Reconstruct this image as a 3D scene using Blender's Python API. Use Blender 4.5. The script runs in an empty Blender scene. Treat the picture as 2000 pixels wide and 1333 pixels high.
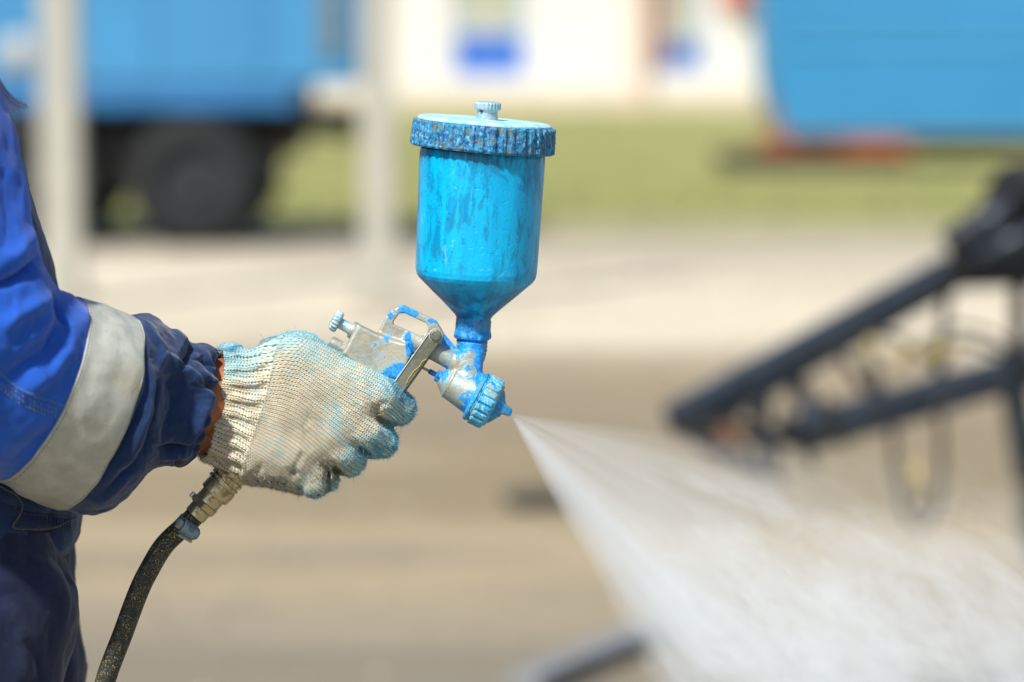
import bpy, math, random
import numpy as np
from mathutils import Vector, Matrix

random.seed(7); RNG = np.random.default_rng(7)
S = 0.35e-3                      # metres per photo pixel in the plane of focus
DF = 2.0                         # metres from the camera to the plane of focus
K = S / DF
CAMZ = 1.4
TH = math.atan((666.5 - 142.0) * K)
FW = np.array([0, math.cos(TH), -math.sin(TH)])
UP = np.array([0, math.sin(TH), math.cos(TH)])
RT = np.array([1.0, 0, 0])
CAM = np.array([0, 0, CAMZ])

# ------------------------------------------------------------------ camera, sky, sun, exposure
scn = bpy.context.scene
cd = bpy.data.cameras.new("camera"); cam = bpy.data.objects.new("camera", cd)
scn.collection.objects.link(cam); scn.camera = cam
cam.location = (0, 0, CAMZ); cam.rotation_euler = (math.pi / 2 - TH, 0, 0)
cd.sensor_width = 36; cd.lens = 36 / (2000 * K); cd.clip_start = 0.05; cd.clip_end = 3000
cd.dof.use_dof = True; cd.dof.focus_distance = DF - 0.012; cd.dof.aperture_fstop = 3.4
cd.dof.aperture_blades = 0

SUN_EL, SUN_AZ = math.radians(50), math.radians(-147)     # azimuth of the sun from +Y, clockwise
world = bpy.data.worlds.new("World"); scn.world = world; world.use_nodes = True
wn = world.node_tree; bg = wn.nodes["Background"]
sky = wn.nodes.new("ShaderNodeTexSky"); sky.sky_type = 'NISHITA'; sky.sun_disc = False
sky.sun_elevation = SUN_EL; sky.sun_rotation = SUN_AZ; sky.dust_density = 1.6; sky.air_density = 1.2
wn.links.new(sky.outputs[0], bg.inputs[0]); bg.inputs[1].default_value = 0.072
sd = bpy.data.lights.new("sun", 'SUN'); sun = bpy.data.objects.new("sun", sd); scn.collection.objects.link(sun)
sd.energy = 4.0; sd.angle = math.radians(4); sd.color = (1.0, 0.96, 0.90)
sdir = Vector((math.sin(SUN_AZ) * math.cos(SUN_EL), math.cos(SUN_AZ) * math.cos(SUN_EL), math.sin(SUN_EL)))
sun.rotation_euler = (-sdir).to_track_quat('-Z', 'Y').to_euler()
scn.view_settings.view_transform = 'Standard'; scn.view_settings.look = 'None'
scn.view_settings.exposure = 0.62; scn.view_settings.gamma = 1
scn.render.engine = 'CYCLES'
scn.cycles.use_denoising = True; scn.cycles.denoiser = 'OPENIMAGEDENOISE'
scn.cycles.denoising_input_passes = 'RGB_ALBEDO_NORMAL'
scn.cycles.max_bounces = 8; scn.cycles.volume_bounces = 4
scn.cycles.sample_clamp_indirect = 6
scn.cycles.volume_step_rate = 1.0; scn.cycles.volume_max_steps = 256

# ------------------------------------------------------------------ coordinates
def W(u, v, w=0.0):
    """photo pixel (u,v) at w pixel-lengths beyond the plane of focus -> world"""
    u, v, w = np.broadcast_arrays(np.asarray(u, float), np.asarray(v, float), np.asarray(w, float))
    D = DF + w * S
    return CAM + D[..., None] * (FW + ((u - 1000) * K)[..., None] * RT - ((v - 666.5) * K)[..., None] * UP)
def L(u, v, w=0.0):
    u, v, w = np.broadcast_arrays(np.asarray(u, float), np.asarray(v, float), np.asarray(w, float))
    return CAM + (DF + w[..., None] * S) * FW + ((u - 1000) * S)[..., None] * RT - ((v - 666.5) * S)[..., None] * UP
def Wy(u, v, y):
    """point on the ray of pixel (u,v) at world depth y"""
    u, v, y = np.broadcast_arrays(np.asarray(u, float), np.asarray(v, float), np.asarray(y, float))
    r = FW + ((u - 1000) * K)[..., None] * RT - ((v - 666.5) * K)[..., None] * UP
    return CAM + r * (y / r[..., 1])[..., None]
def G(u, v, z=0.0):
    """ground point seen at pixel (u,v)"""
    r = FW + (u - 1000) * K * RT - (v - 666.5) * K * UP
    return CAM + r * ((z - CAMZ) / r[2])

# ------------------------------------------------------------------ noise
def _h(ix, iy, iz, seed):
    n = (ix.astype(np.int64) * 73856093) ^ (iy.astype(np.int64) * 19349663) ^ (iz.astype(np.int64) * 83492791) ^ (seed * 2654435)
    n = (n ^ (n >> 13)) * 1274126177 & 0x7fffffff
    n = (n ^ (n >> 16)) * 1103515245 & 0x7fffffff
    return n / 0x7fffffff * 2 - 1
def vnoise(P, size, seed=0, octaves=1):
    P = np.asarray(P, float); out = 0; amp = 1
    for o in range(octaves):
        q = P / size * 2 ** o + 17.3 * o
        f = np.floor(q); t = q - f; t = t * t * (3 - 2 * t); i = f.astype(np.int64); r = 0
        for dx in (0, 1):
            for dy in (0, 1):
                for dz in (0, 1):
                    wgt = (t[..., 0] if dx else 1 - t[..., 0]) * (t[..., 1] if dy else 1 - t[..., 1]) * (t[..., 2] if dz else 1 - t[..., 2])
                    r = r + wgt * _h(i[..., 0] + dx, i[..., 1] + dy, i[..., 2] + dz, seed + o)
        out = out + amp * r; amp *= .5
    return out
def sm(x, a, b):
    t = np.clip((x - a) / (b - a), 0, 1); return t * t * (3 - 2 * t)

# ------------------------------------------------------------------ objects
COL = scn.collection
def props(o, label=None, cat=None, group=None, kind=None):
    if label: o["label"] = label
    if cat: o["category"] = cat
    if group: o["group"] = group
    if kind: o["kind"] = kind
    return o
def thing(name, loc, label, cat, group=None):
    o = bpy.data.objects.new(name, None); COL.objects.link(o); o.location = tuple(loc); o.empty_display_size = .1
    return props(o, label, cat, group)
def wloc(o):
    p = Vector((0, 0, 0))
    while o: p += o.location; o = o.parent
    return p
def mk(name, V, F, mat, parent=None, smooth=True, base=None, attrs=None, bevel=0, kind=None, weld=False):
    V = np.asarray(V, float).reshape(-1, 3)
    base = np.array(base if base is not None else V.mean(0))
    me = bpy.data.meshes.new(name)
    V2 = V - base
    if isinstance(F, np.ndarray):
        me.vertices.add(len(V2)); me.vertices.foreach_set("co", V2.ravel().astype(np.float32))
        n = F.shape[1]
        me.loops.add(F.size); me.loops.foreach_set("vertex_index", F.ravel().astype(np.int32))
        me.polygons.add(len(F)); me.polygons.foreach_set("loop_start", (np.arange(len(F)) * n).astype(np.int32))
        me.update(calc_edges=True); me.validate()
    else:
        me.from_pydata(V2.tolist(), [], [list(f) for f in F]); me.update()
    if attrs:
        for k, a in attrs.items():
            a = np.asarray(a, np.float32)
            if a.ndim == 1:
                at = me.attributes.new(k, 'FLOAT', 'POINT'); at.data.foreach_set("value", a)
            else:
                at = me.attributes.new(k, 'FLOAT_VECTOR', 'POINT'); at.data.foreach_set("vector", a.ravel())
    me.polygons.foreach_set("use_smooth", [smooth] * len(me.polygons))
    if mat: me.materials.append(mat)
    o = bpy.data.objects.new(name, me); COL.objects.link(o)
    if parent:
        o.parent = parent; o.location = Vector(base) - wloc(parent)
    else: o.location = Vector(base)
    if bevel:
        m = o.modifiers.new("bevel", 'BEVEL'); m.width = bevel; m.segments = 2; m.limit_method = 'ANGLE'; m.angle_limit = .6
    if kind: o["kind"] = kind
    return o
class MB:
    """collects simple solids into one mesh"""
    def __init__(s): s.v = []; s.f = []
    def add(s, V, F):
        n = len(s.v); s.v += [tuple(p) for p in V]; s.f += [tuple(i + n for i in f) for f in F]; return s
    def box(s, c, h, ax=None):
        ax = ax if ax is not None else np.eye(3); c = np.array(c)
        V = [c + ax[0] * h[0] * x + ax[1] * h[1] * y + ax[2] * h[2] * z for x in (-1, 1) for y in (-1, 1) for z in (-1, 1)]
        return s.add(V, [(0, 1, 3, 2), (4, 6, 7, 5), (0, 4, 5, 1), (2, 3, 7, 6), (0, 2, 6, 4), (1, 5, 7, 3)])
    def bar(s, a, b, hx, hz=None, up=(0, 0, 1)):
        a, b = np.array(a, float), np.array(b, float); d = b - a; l = np.linalg.norm(d); d /= l
        x = np.cross(d, up); x /= np.linalg.norm(x); z = np.cross(x, d)
        return s.box((a + b) / 2, (l / 2, hx, hz or hx), np.array([d, x, z]))
    def tube(s, pts, r, n=12):
        V, F = tube(pts, r, n); return s.add(V, F)
    def build(s, name, mat, parent=None, smooth=False, bevel=0, **k):
        return mk(name, s.v, s.f, mat, parent, smooth, bevel=bevel, **k)
def basis(d):
    d = np.array(d, float); d /= np.linalg.norm(d)
    a = np.array([0, 0, 1.0]) if abs(d[2]) < .9 else np.array([1.0, 0, 0])
    x = np.cross(a, d); x /= np.linalg.norm(x); return d, x, np.cross(d, x)
def tube(pts, r, n=12, cap=True):
    pts = [np.array(p, float) for p in pts]; m = len(pts)
    rr = r if hasattr(r, '__len__') else [r] * m
    V = []; F = []; x = None
    for i, p in enumerate(pts):
        d = pts[min(i + 1, m - 1)] - pts[max(i - 1, 0)]; d /= np.linalg.norm(d)
        if x is None: _, x, y = basis(d)
        x = x - d * x.dot(d); x /= np.linalg.norm(x); y = np.cross(d, x)
        for j in range(n):
            a = 2 * math.pi * j / n; V.append(p + rr[i] * (x * math.cos(a) + y * math.sin(a)))
    for i in range(m - 1):
        for j in range(n):
            F.append((i * n + j, i * n + (j + 1) % n, (i + 1) * n + (j + 1) % n, (i + 1) * n + j))
    if cap: F.append(tuple(range(n))[::-1]); F.append(tuple((m - 1) * n + j for j in range(n)))
    return V, F
def spline(pts, n):
    """Catmull-Rom through pts (k,dim) -> (n,dim)"""
    P = np.array(pts, float); k = len(P); t = np.linspace(0, k - 1, n); i = np.clip(t.astype(int), 0, k - 2); f = (t - i)[:, None]
    p0 = P[np.clip(i - 1, 0, k - 1)]; p1 = P[i]; p2 = P[i + 1]; p3 = P[np.clip(i + 2, 0, k - 1)]
    return .5 * (2 * p1 + (p2 - p0) * f + (2 * p0 - 5 * p1 + 4 * p2 - p3) * f ** 2 + (3 * p1 - p0 - 3 * p2 + p3) * f ** 3)
def gridfaces(n, m, wrap=False):
    i, j = np.meshgrid(np.arange(n - 1), np.arange(m if wrap else m - 1), indexing='ij'); j2 = (j + 1) % m
    return np.stack([i * m + j, i * m + j2, (i + 1) * m + j2, (i + 1) * m + j], -1).reshape(-1, 4)
def lathe(name, prof, org, axis, nseg, mat, parent, mod=None, steps=1, smooth=True, back=None, autos=None):
    """prof: (distance along axis px, radius px). org,axis world. mod(a,ang)->radius delta px. attribute uvw = (angle*r, a, 0)"""
    d, x, y = basis(axis)
    if back is not None:
        x = np.array(back) - d * np.dot(back, d); x /= np.linalg.norm(x); y = np.cross(d, x)
    pr = []
    for q in range(len(prof) - 1):
        for t in range(steps):
            f = t / steps; pr.append([prof[q][0] * (1 - f) + prof[q + 1][0] * f, prof[q][1] * (1 - f) + prof[q + 1][1] * f])
    pr.append(list(prof[-1])); pr = np.array(pr)
    ang = np.linspace(0, 2 * math.pi, nseg + 1)
    A, T = np.meshgrid(pr[:, 0], ang, indexing='ij'); R = np.repeat(pr[:, 1][:, None], nseg + 1, 1)
    if mod is not None: R = np.maximum(R + mod(A, T, R), 0.01)
    V = np.array(org) + S * (A[..., None] * d + R[..., None] * (np.cos(T)[..., None] * x + np.sin(T)[..., None] * y))
    uvw = np.stack([T * pr[:, 1].max(), A, R], -1)
    F = gridfaces(len(pr), nseg + 1)[:, ::-1]
    o = mk(name, V, F, mat, parent, smooth, attrs={'uvw': uvw.reshape(-1, 3)})
    if autos:
        m = o.modifiers.new("split", 'EDGE_SPLIT'); m.split_angle = autos
    return o
def poly_extrude(pts, w0, w1, fn=None):
    fn = fn or L; n = len(pts); P = np.array(pts, float)
    V = np.concatenate([fn(P[:, 0], P[:, 1], w0), fn(P[:, 0], P[:, 1], w1)])
    area = sum(P[i][0] * P[(i + 1) % n][1] - P[(i + 1) % n][0] * P[i][1] for i in range(n))
    idx = list(range(n))
    F = [tuple(idx[::-1]), tuple(i + n for i in idx)] + [(i, (i + 1) % n, (i + 1) % n + n, i + n) for i in idx]
    if area < 0: F = [f[::-1] for f in F]
    return V, F

# ------------------------------------------------------------------ implicit surfaces
def surface_nets(vals, org, h):
    ins = vals < 0; nx, ny, nz = vals.shape
    c = np.zeros((nx - 1, ny - 1, nz - 1), np.int8)
    for a in (0, 1):
        for b in (0, 1):
            for d in (0, 1): c += ins[a:nx - 1 + a, b:ny - 1 + b, d:nz - 1 + d]
    act = (c > 0) & (c < 8); idx = np.full(act.shape, -1, np.int64); ai = np.argwhere(act); idx[act] = np.arange(len(ai))
    acc = np.zeros((len(ai), 3)); cnt = np.zeros(len(ai))
    cs = [(a, b, d) for a in (0, 1) for b in (0, 1) for d in (0, 1)]
    cv = {o: vals[ai[:, 0] + o[0], ai[:, 1] + o[1], ai[:, 2] + o[2]].astype(float) for o in cs}
    for o in cs:
        for ax in range(3):
            if o[ax]: continue
            o1 = tuple(1 if i == ax else o[i] for i in range(3)); v0, v1 = cv[o], cv[o1]; m = (v0 < 0) != (v1 < 0)
            t = np.where(m, v0 / np.where(v0 - v1 == 0, 1, v0 - v1), 0); p = np.tile(np.array(o, float), (len(ai), 1)); p[:, ax] += t
            acc += p * m[:, None]; cnt += m
    V = (ai + acc / cnt[:, None]) * h + np.array(org)
    Fs = []
    for ax in range(3):
        b, d = (ax + 1) % 3, (ax + 2) % 3
        s0 = [slice(None)] * 3; s1 = [slice(None)] * 3; s0[ax] = slice(0, -1); s1[ax] = slice(1, None)
        ch = ins[tuple(s0)] != ins[tuple(s1)]; e = np.argwhere(ch)
        e = e[(e[:, b] > 0) & (e[:, d] > 0) & (e[:, b] < vals.shape[b] - 1) & (e[:, d] < vals.shape[d] - 1)]
        q = []
        for db, dd in ((-1, -1), (0, -1), (0, 0), (-1, 0)):
            k = e.copy(); k[:, b] += db; k[:, d] += dd; q.append(idx[k[:, 0], k[:, 1], k[:, 2]])
        q = np.stack(q, 1); fl = ~ins[e[:, 0], e[:, 1], e[:, 2]]; q[fl] = q[fl][:, ::-1]; Fs.append(q)
    return V, np.concatenate(Fs)
def smin(a, b, k):
    h = np.clip(.5 + .5 * (b - a) / k, 0, 1); return b * (1 - h) + a * h - k * h * (1 - h)
def smax(a, b, k): return -smin(-a, -b, k)
def rcone(P, a, b, ra, rb):
    a = np.array(a, float); b = np.array(b, float); ab = b - a
    t = sum((P[i] - a[i]) * ab[i] for i in range(3)) / ab.dot(ab); t = np.clip(t, 0, 1)
    return np.sqrt(sum((P[i] - a[i] - t * ab[i]) ** 2 for i in range(3))) - (ra + (rb - ra) * t)
def cyl(P, a, b, r, r2=None):
    a = np.array(a, float); b = np.array(b, float); ab = b - a; l = np.linalg.norm(ab); d = ab / l
    t = sum((P[i] - a[i]) * d[i] for i in range(3)); rad = np.sqrt(np.maximum(sum((P[i] - a[i] - t * d[i]) ** 2 for i in range(3)), 0))
    rr = r if r2 is None else r + (r2 - r) * np.clip(t / l, 0, 1)
    return np.maximum(rad - rr, np.maximum(-t, t - l))
def poly2(U, V, pts):
    """signed distance to polygon, negative inside"""
    pts = np.array(pts, float); d = np.full(U.shape, 1e9); ins = np.zeros(U.shape, bool); n = len(pts)
    for i in range(n):
        a, b = pts[i], pts[(i + 1) % n]; e = b - a
        t = np.clip(((U - a[0]) * e[0] + (V - a[1]) * e[1]) / e.dot(e), 0, 1)
        d = np.minimum(d, np.hypot(U - a[0] - t * e[0], V - a[1] - t * e[1]))
        c = (a[1] > V) != (b[1] > V); ins ^= c & (U < (b[0] - a[0]) * (V - a[1]) / (b[1] - a[1] + 1e-12) + a[0])
    return np.where(ins, -d, d)
def extr(d2, w, h, r):
    """rounded extrusion of a 2-D distance"""
    x = d2 + r; y = np.abs(w) - h + r
    return np.minimum(np.maximum(x, y), 0) + np.hypot(np.maximum(x, 0), np.maximum(y, 0)) - r
def vnormals(V, F):
    n = np.cross(V[F[:, 1]] - V[F[:, 0]], V[F[:, 2]] - V[F[:, 0]]); N = np.zeros_like(V)
    for i in range(F.shape[1]): np.add.at(N, F[:, i], n)
    return N / (np.linalg.norm(N, axis=1)[:, None] + 1e-12)
def pdist(u, v, pts):
    """distance to polyline, position 0..1 along it, signed side"""
    pts = np.array(pts, float); seg = np.linalg.norm(np.diff(pts, axis=0), axis=1); tot = seg.sum(); cum = np.concatenate([[0], np.cumsum(seg)])
    best = np.full(u.shape, 1e9); along = np.zeros(u.shape); side = np.ones(u.shape)
    for i in range(len(pts) - 1):
        a, b = pts[i], pts[i + 1]; e = b - a; t = np.clip(((u - a[0]) * e[0] + (v - a[1]) * e[1]) / e.dot(e), 0, 1)
        du, dv = u - a[0] - t * e[0], v - a[1] - t * e[1]; d = np.hypot(du, dv); m = d < best
        best = np.where(m, d, best); along = np.where(m, (cum[i] + t * seg[i]) / tot, along)
        side = np.where(m, np.sign(e[0] * dv - e[1] * du), side)
    return best, along, side
def folds(u, v, lst):
    """lst: (polyline, amplitude px, width px, asymmetry -1..1)"""
    h = np.zeros(u.shape)
    for pts, amp, wd, asy in lst:
        P = spline(pts, 14) if len(pts) > 2 else np.array(pts, float)
        d, t, s = pdist(u, v, P); ww = wd * (1 + asy * s)
        tp = np.sin(np.pi * np.clip(t, 0, 1)) ** .6
        h = h + amp * tp * (np.exp(-(d / ww) ** 2 * 1.2) if amp > 0 else .35 * np.exp(-(d / ww) ** 2 * 1.2) + .85 * np.exp(-np.sqrt((d / ww) ** 2 + .01) * 1.7))
    return h

# ------------------------------------------------------------------ materials
class NT:
    def __init__(s, name):
        s.m = bpy.data.materials.new(name); s.m.use_nodes = True; s.t = s.m.node_tree; s.b = s.t.nodes["Principled BSDF"]
    def n(s, typ, **k):
        o = s.t.nodes.new(typ)
        for a, v in k.items(): setattr(o, a, v)
        return o
    def l(s, a, b): s.t.links.new(a, b)
    def val(s, x, sock):
        if isinstance(x, (int, float)): sock.default_value = x
        else: s.l(x, sock)
    def math(s, op, a, b=0.0, c=None, clamp=False):
        o = s.n("ShaderNodeMath", operation=op, use_clamp=clamp); s.val(a, o.inputs[0]); s.val(b, o.inputs[1])
        if c is not None: s.val(c, o.inputs[2])
        return o.outputs[0]
    def coord(s): return s.n("ShaderNodeTexCoord").outputs["Object"]
    def attr(s, name, out="Vector"): return s.n("ShaderNodeAttribute", attribute_name=name).outputs[out]
    def map(s, vec, scale=(1, 1, 1), loc=(0, 0, 0), rot=(0, 0, 0)):
        o = s.n("ShaderNodeMapping"); s.l(vec, o.inputs[0]); o.inputs[3].default_value = scale; o.inputs[1].default_value = loc; o.inputs[2].default_value = rot; return o.outputs[0]
    def noise(s, vec, scale, detail=4, rough=.5, dist=0):
        o = s.n("ShaderNodeTexNoise"); s.l(vec, o.inputs["Vector"]); o.inputs["Scale"].default_value = scale; o.inputs["Detail"].default_value = detail
        o.inputs["Roughness"].default_value = rough; o.inputs["Distortion"].default_value = dist; return o.outputs["Fac"]
    def ramp(s, fac, a, b, lo=0.0, hi=1.0):
        o = s.n("ShaderNodeMapRange", interpolation_type='SMOOTHSTEP'); s.val(fac, o.inputs[0])
        o.inputs[1].default_value = a; o.inputs[2].default_value = b; o.inputs[3].default_value = lo; o.inputs[4].default_value = hi; return o.outputs[0]
    def mix(s, fac, a, b):
        o = s.n("ShaderNodeMix", data_type='RGBA'); s.val(fac, o.inputs[0])
        for x, k in ((a, 6), (b, 7)):
            if isinstance(x, tuple): o.inputs[k].default_value = (*x, 1)
            else: s.l(x, o.inputs[k])
        return o.outputs[2]
    def bump(s, h, dist, strength=1.0, prev=None):
        o = s.n("ShaderNodeBump"); s.l(h, o.inputs["Height"]); o.inputs["Distance"].default_value = dist; o.inputs["Strength"].default_value = strength
        if prev is not None: s.l(prev, o.inputs["Normal"])
        return o.outputs[0]
    def out(s, col=None, rough=None, metal=None, normal=None, spec=None, coat=None, sheen=None):
        for x, k in ((col, "Base Color"), (rough, "Roughness"), (metal, "Metallic"), (normal, "Normal"), (spec, "Specular IOR Level"), (coat, "Coat Weight"), (sheen, "Sheen Weight")):
            if x is None: continue
            if isinstance(x, tuple): s.b.inputs[k].default_value = (*x, 1)
            elif isinstance(x, (int, float)): s.b.inputs[k].default_value = x
            else: s.l(x, s.b.inputs[k])
        return s.m
def simple(name, col, rough=.6, metal=0.0, var=.25, scale=8, bump=0.0, dark=None, spec=None):
    t = NT(name); c = t.coord(); f = t.noise(c, scale, 5, .6)
    d = dark or tuple(x * (1 - var) for x in col)
    return t.out(t.mix(t.ramp(f, .35, .7), d, col), rough, metal, t.bump(f, bump) if bump else None, spec)

def cup_paint():
    t = NT("cup_plastic_paint"); uv = t.attr('uvw')
    streak = t.noise(t.map(uv, (1 / 26, 1 / 150, 0)), 1.0, 7, .62, .6)
    streak2 = t.noise(t.map(uv, (1 / 14, 1 / 55, 0), (5, 3, 0)), 1.0, 6, .6, .7)
    blot = t.noise(t.map(uv, (1 / 60, 1 / 90, 0), (9, 1, 0)), 1.0, 5, .55, .3)
    chip = t.noise(t.map(uv, (1 / 24, 1 / 32, 0), (2, 7, 0)), 1.0, 4, .5, 1.2)
    fine = t.noise(t.map(uv, (1 / 5, 1 / 7, 0), (1, 2, 0)), 1.0, 5, .6)
    base = t.mix(t.ramp(streak, .40, .57), (.0, .24, .50), (.0, .43, .78))
    base = t.mix(t.ramp(t.math('ADD', t.math('MULTIPLY', blot, .7), t.math('MULTIPLY', fine, .3)), .47, .55, 0, .7), base, (.0, .45, .84))
    base = t.mix(t.math('MULTIPLY', t.math('MULTIPLY', t.ramp(streak2, .51, .56), t.ramp(blot, .60, .44)), t.ramp(fine, .38, .55, .3, .8)), base, (.010, .22, .38))
    base = t.mix(t.math('MULTIPLY', t.ramp(chip, .655, .69), .6), base, (.10, .50, .74))
    base = t.mix(t.math('MULTIPLY', t.ramp(t.noise(t.map(uv, (1 / 15, 1 / 22, 0), (22, 31, 0)), 1.0, 5, .6, 1.0), .70, .72), .6), base, (.16, .30, .34))
    low = t.ramp(t.n("ShaderNodeSeparateXYZ").outputs[0], 0, 1)
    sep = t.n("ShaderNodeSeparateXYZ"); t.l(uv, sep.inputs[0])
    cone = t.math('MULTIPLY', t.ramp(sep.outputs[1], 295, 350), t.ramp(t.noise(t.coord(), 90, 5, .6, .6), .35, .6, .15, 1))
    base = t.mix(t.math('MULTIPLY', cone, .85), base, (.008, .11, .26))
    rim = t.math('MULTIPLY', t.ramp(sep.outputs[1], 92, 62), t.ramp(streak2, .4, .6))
    base = t.mix(t.math('MULTIPLY', rim, .7), base, (.006, .09, .22))  # shadow band under the lid, painted into the cup colour as streaks
    h = t.math('ADD', streak2, t.math('MULTIPLY', fine, .6))
    hl = t.ramp(t.noise(t.map(uv, (1 / 12, 1 / 16, 0), (12, 4, 0)), 1.0, 3, .5, 1.0), .60, .66)
    h = t.math('ADD', h, t.math('MULTIPLY', hl, .5))
    return t.out(base, t.ramp(fine, .3, .7, .26, .46), 0, t.bump(h, .0005, .55), .4)
def crust_paint(name, a, b, c3, grey, sc=1.0):
    t = NT(name); c = t.coord()
    n1 = t.noise(c, 260 * sc, 6, .65, .5); n2 = t.noise(t.map(c, (1, 1, .45)), 700 * sc, 5, .6, .8); n3 = t.noise(c, 120 * sc, 3, .5)
    base = t.mix(t.ramp(n1, .40, .58), a, b); base = t.mix(t.ramp(n2, .52, .62), base, c3)
    base = t.mix(t.math('MULTIPLY', t.ramp(n3, .52, .6), t.ramp(n2, .42, .55)), base, grey)
    return t.out(base, t.ramp(n2, .3, .7, .35, .6), 0, t.bump(t.math('ADD', n1, t.math('MULTIPLY', n2, .7)), .0012, .9), .4)
def gun_metal(name, metal=(.50, .50, .45), lo=.56, paint=(.008, .19, .52), pale=(.13, .45, .62), cov=0.0):
    """aluminium casting with splashes of blue paint; attribute 'paint' raises the coverage"""
    t = NT(name); c = t.coord()
    n = t.noise(c, 150, 6, .62, .4); n2 = t.noise(c, 420, 5, .7); n3 = t.noise(c, 60, 4, .6, .5); fine = t.noise(t.map(c, (1, 1, 1)), 1500, 3, .6)
    at = t.attr('paint', 'Fac')
    m = t.math('ADD', t.math('MULTIPLY', n, .58), t.math('ADD', t.math('MULTIPLY', n2, .42), t.math('MULTIPLY', at, .5)))
    base = t.mix(t.ramp(n3, .4, .65), metal, tuple(x * .72 for x in metal))
    base = t.mix(t.ramp(n2, .56, .70, 0, .55), base, (.14, .14, .10)); base = t.mix(t.ramp(t.noise(t.map(c, (1, 1, 1), (.3, .1, .7), (0, .5, 0)), 90, 7, .75, 1.2), .56, .66, 0, .5), base, (.26, .26, .20))
    wash = t.math('MULTIPLY', t.ramp(m, lo - .16 - cov, lo + .0 - cov), .55)
    base = t.mix(wash, base, pale)
    hard = t.ramp(m, lo - cov, lo + .02 - cov)
    base = t.mix(hard, base, t.mix(t.ramp(n2, .4, .6), paint, tuple(min(1, x * 1.7 + .01) for x in paint)))
    rough = t.math('ADD', t.ramp(n2, .3, .7, .34, .5), 0)
    met = t.math('MULTIPLY', t.math('SUBTRACT', 1.0, t.math('MAXIMUM', hard, wash)), .42)
    return t.out(base, rough, met, t.bump(t.math('ADD', t.math('MULTIPLY', hard, .8), t.math('ADD', t.math('MULTIPLY', fine, .4), t.math('MULTIPLY', n2, 1.2))), .0004, .8), .5)
def fabric(name, col, worn, dust=0.0, tw=1.0):
    t = NT(name); c = t.coord(); uv = t.attr('uvw')
    n = t.noise(c, 22, 6, .6, .3); n2 = t.noise(c, 160, 5, .7); sp = t.noise(c, 900, 2, .5)
    wv = t.n("ShaderNodeTexWave", wave_type='BANDS', bands_direction='DIAGONAL'); t.l(t.map(uv, (1, 1, 0)), wv.inputs[0]); wv.inputs["Scale"].default_value = .19 * tw
    wv.inputs["Distortion"].default_value = .6; wv.inputs["Detail"].default_value = 1
    base = t.mix(t.ramp(n, .35, .72), tuple(x * .8 for x in col), col)
    base = t.mix(t.ramp(n2, .55, .78, 0, .35), base, worn)
    base = t.mix(t.math('MULTIPLY', t.attr('wear', 'Fac'), t.ramp(n2, .3, .65)), base, worn)
    if dust: base = t.mix(t.math('MULTIPLY', t.ramp(sp, .70, .74), t.ramp(n, .45, .6, 0, dust)), base, (.35, .32, .22))
    h = t.math('ADD', t.math('MULTIPLY', wv.outputs["Fac"], .22), t.math('MULTIPLY', n2, 1.2))
    return t.out(base, .85, 0, t.bump(h, .0007, .55), .2, sheen=.25)
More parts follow.
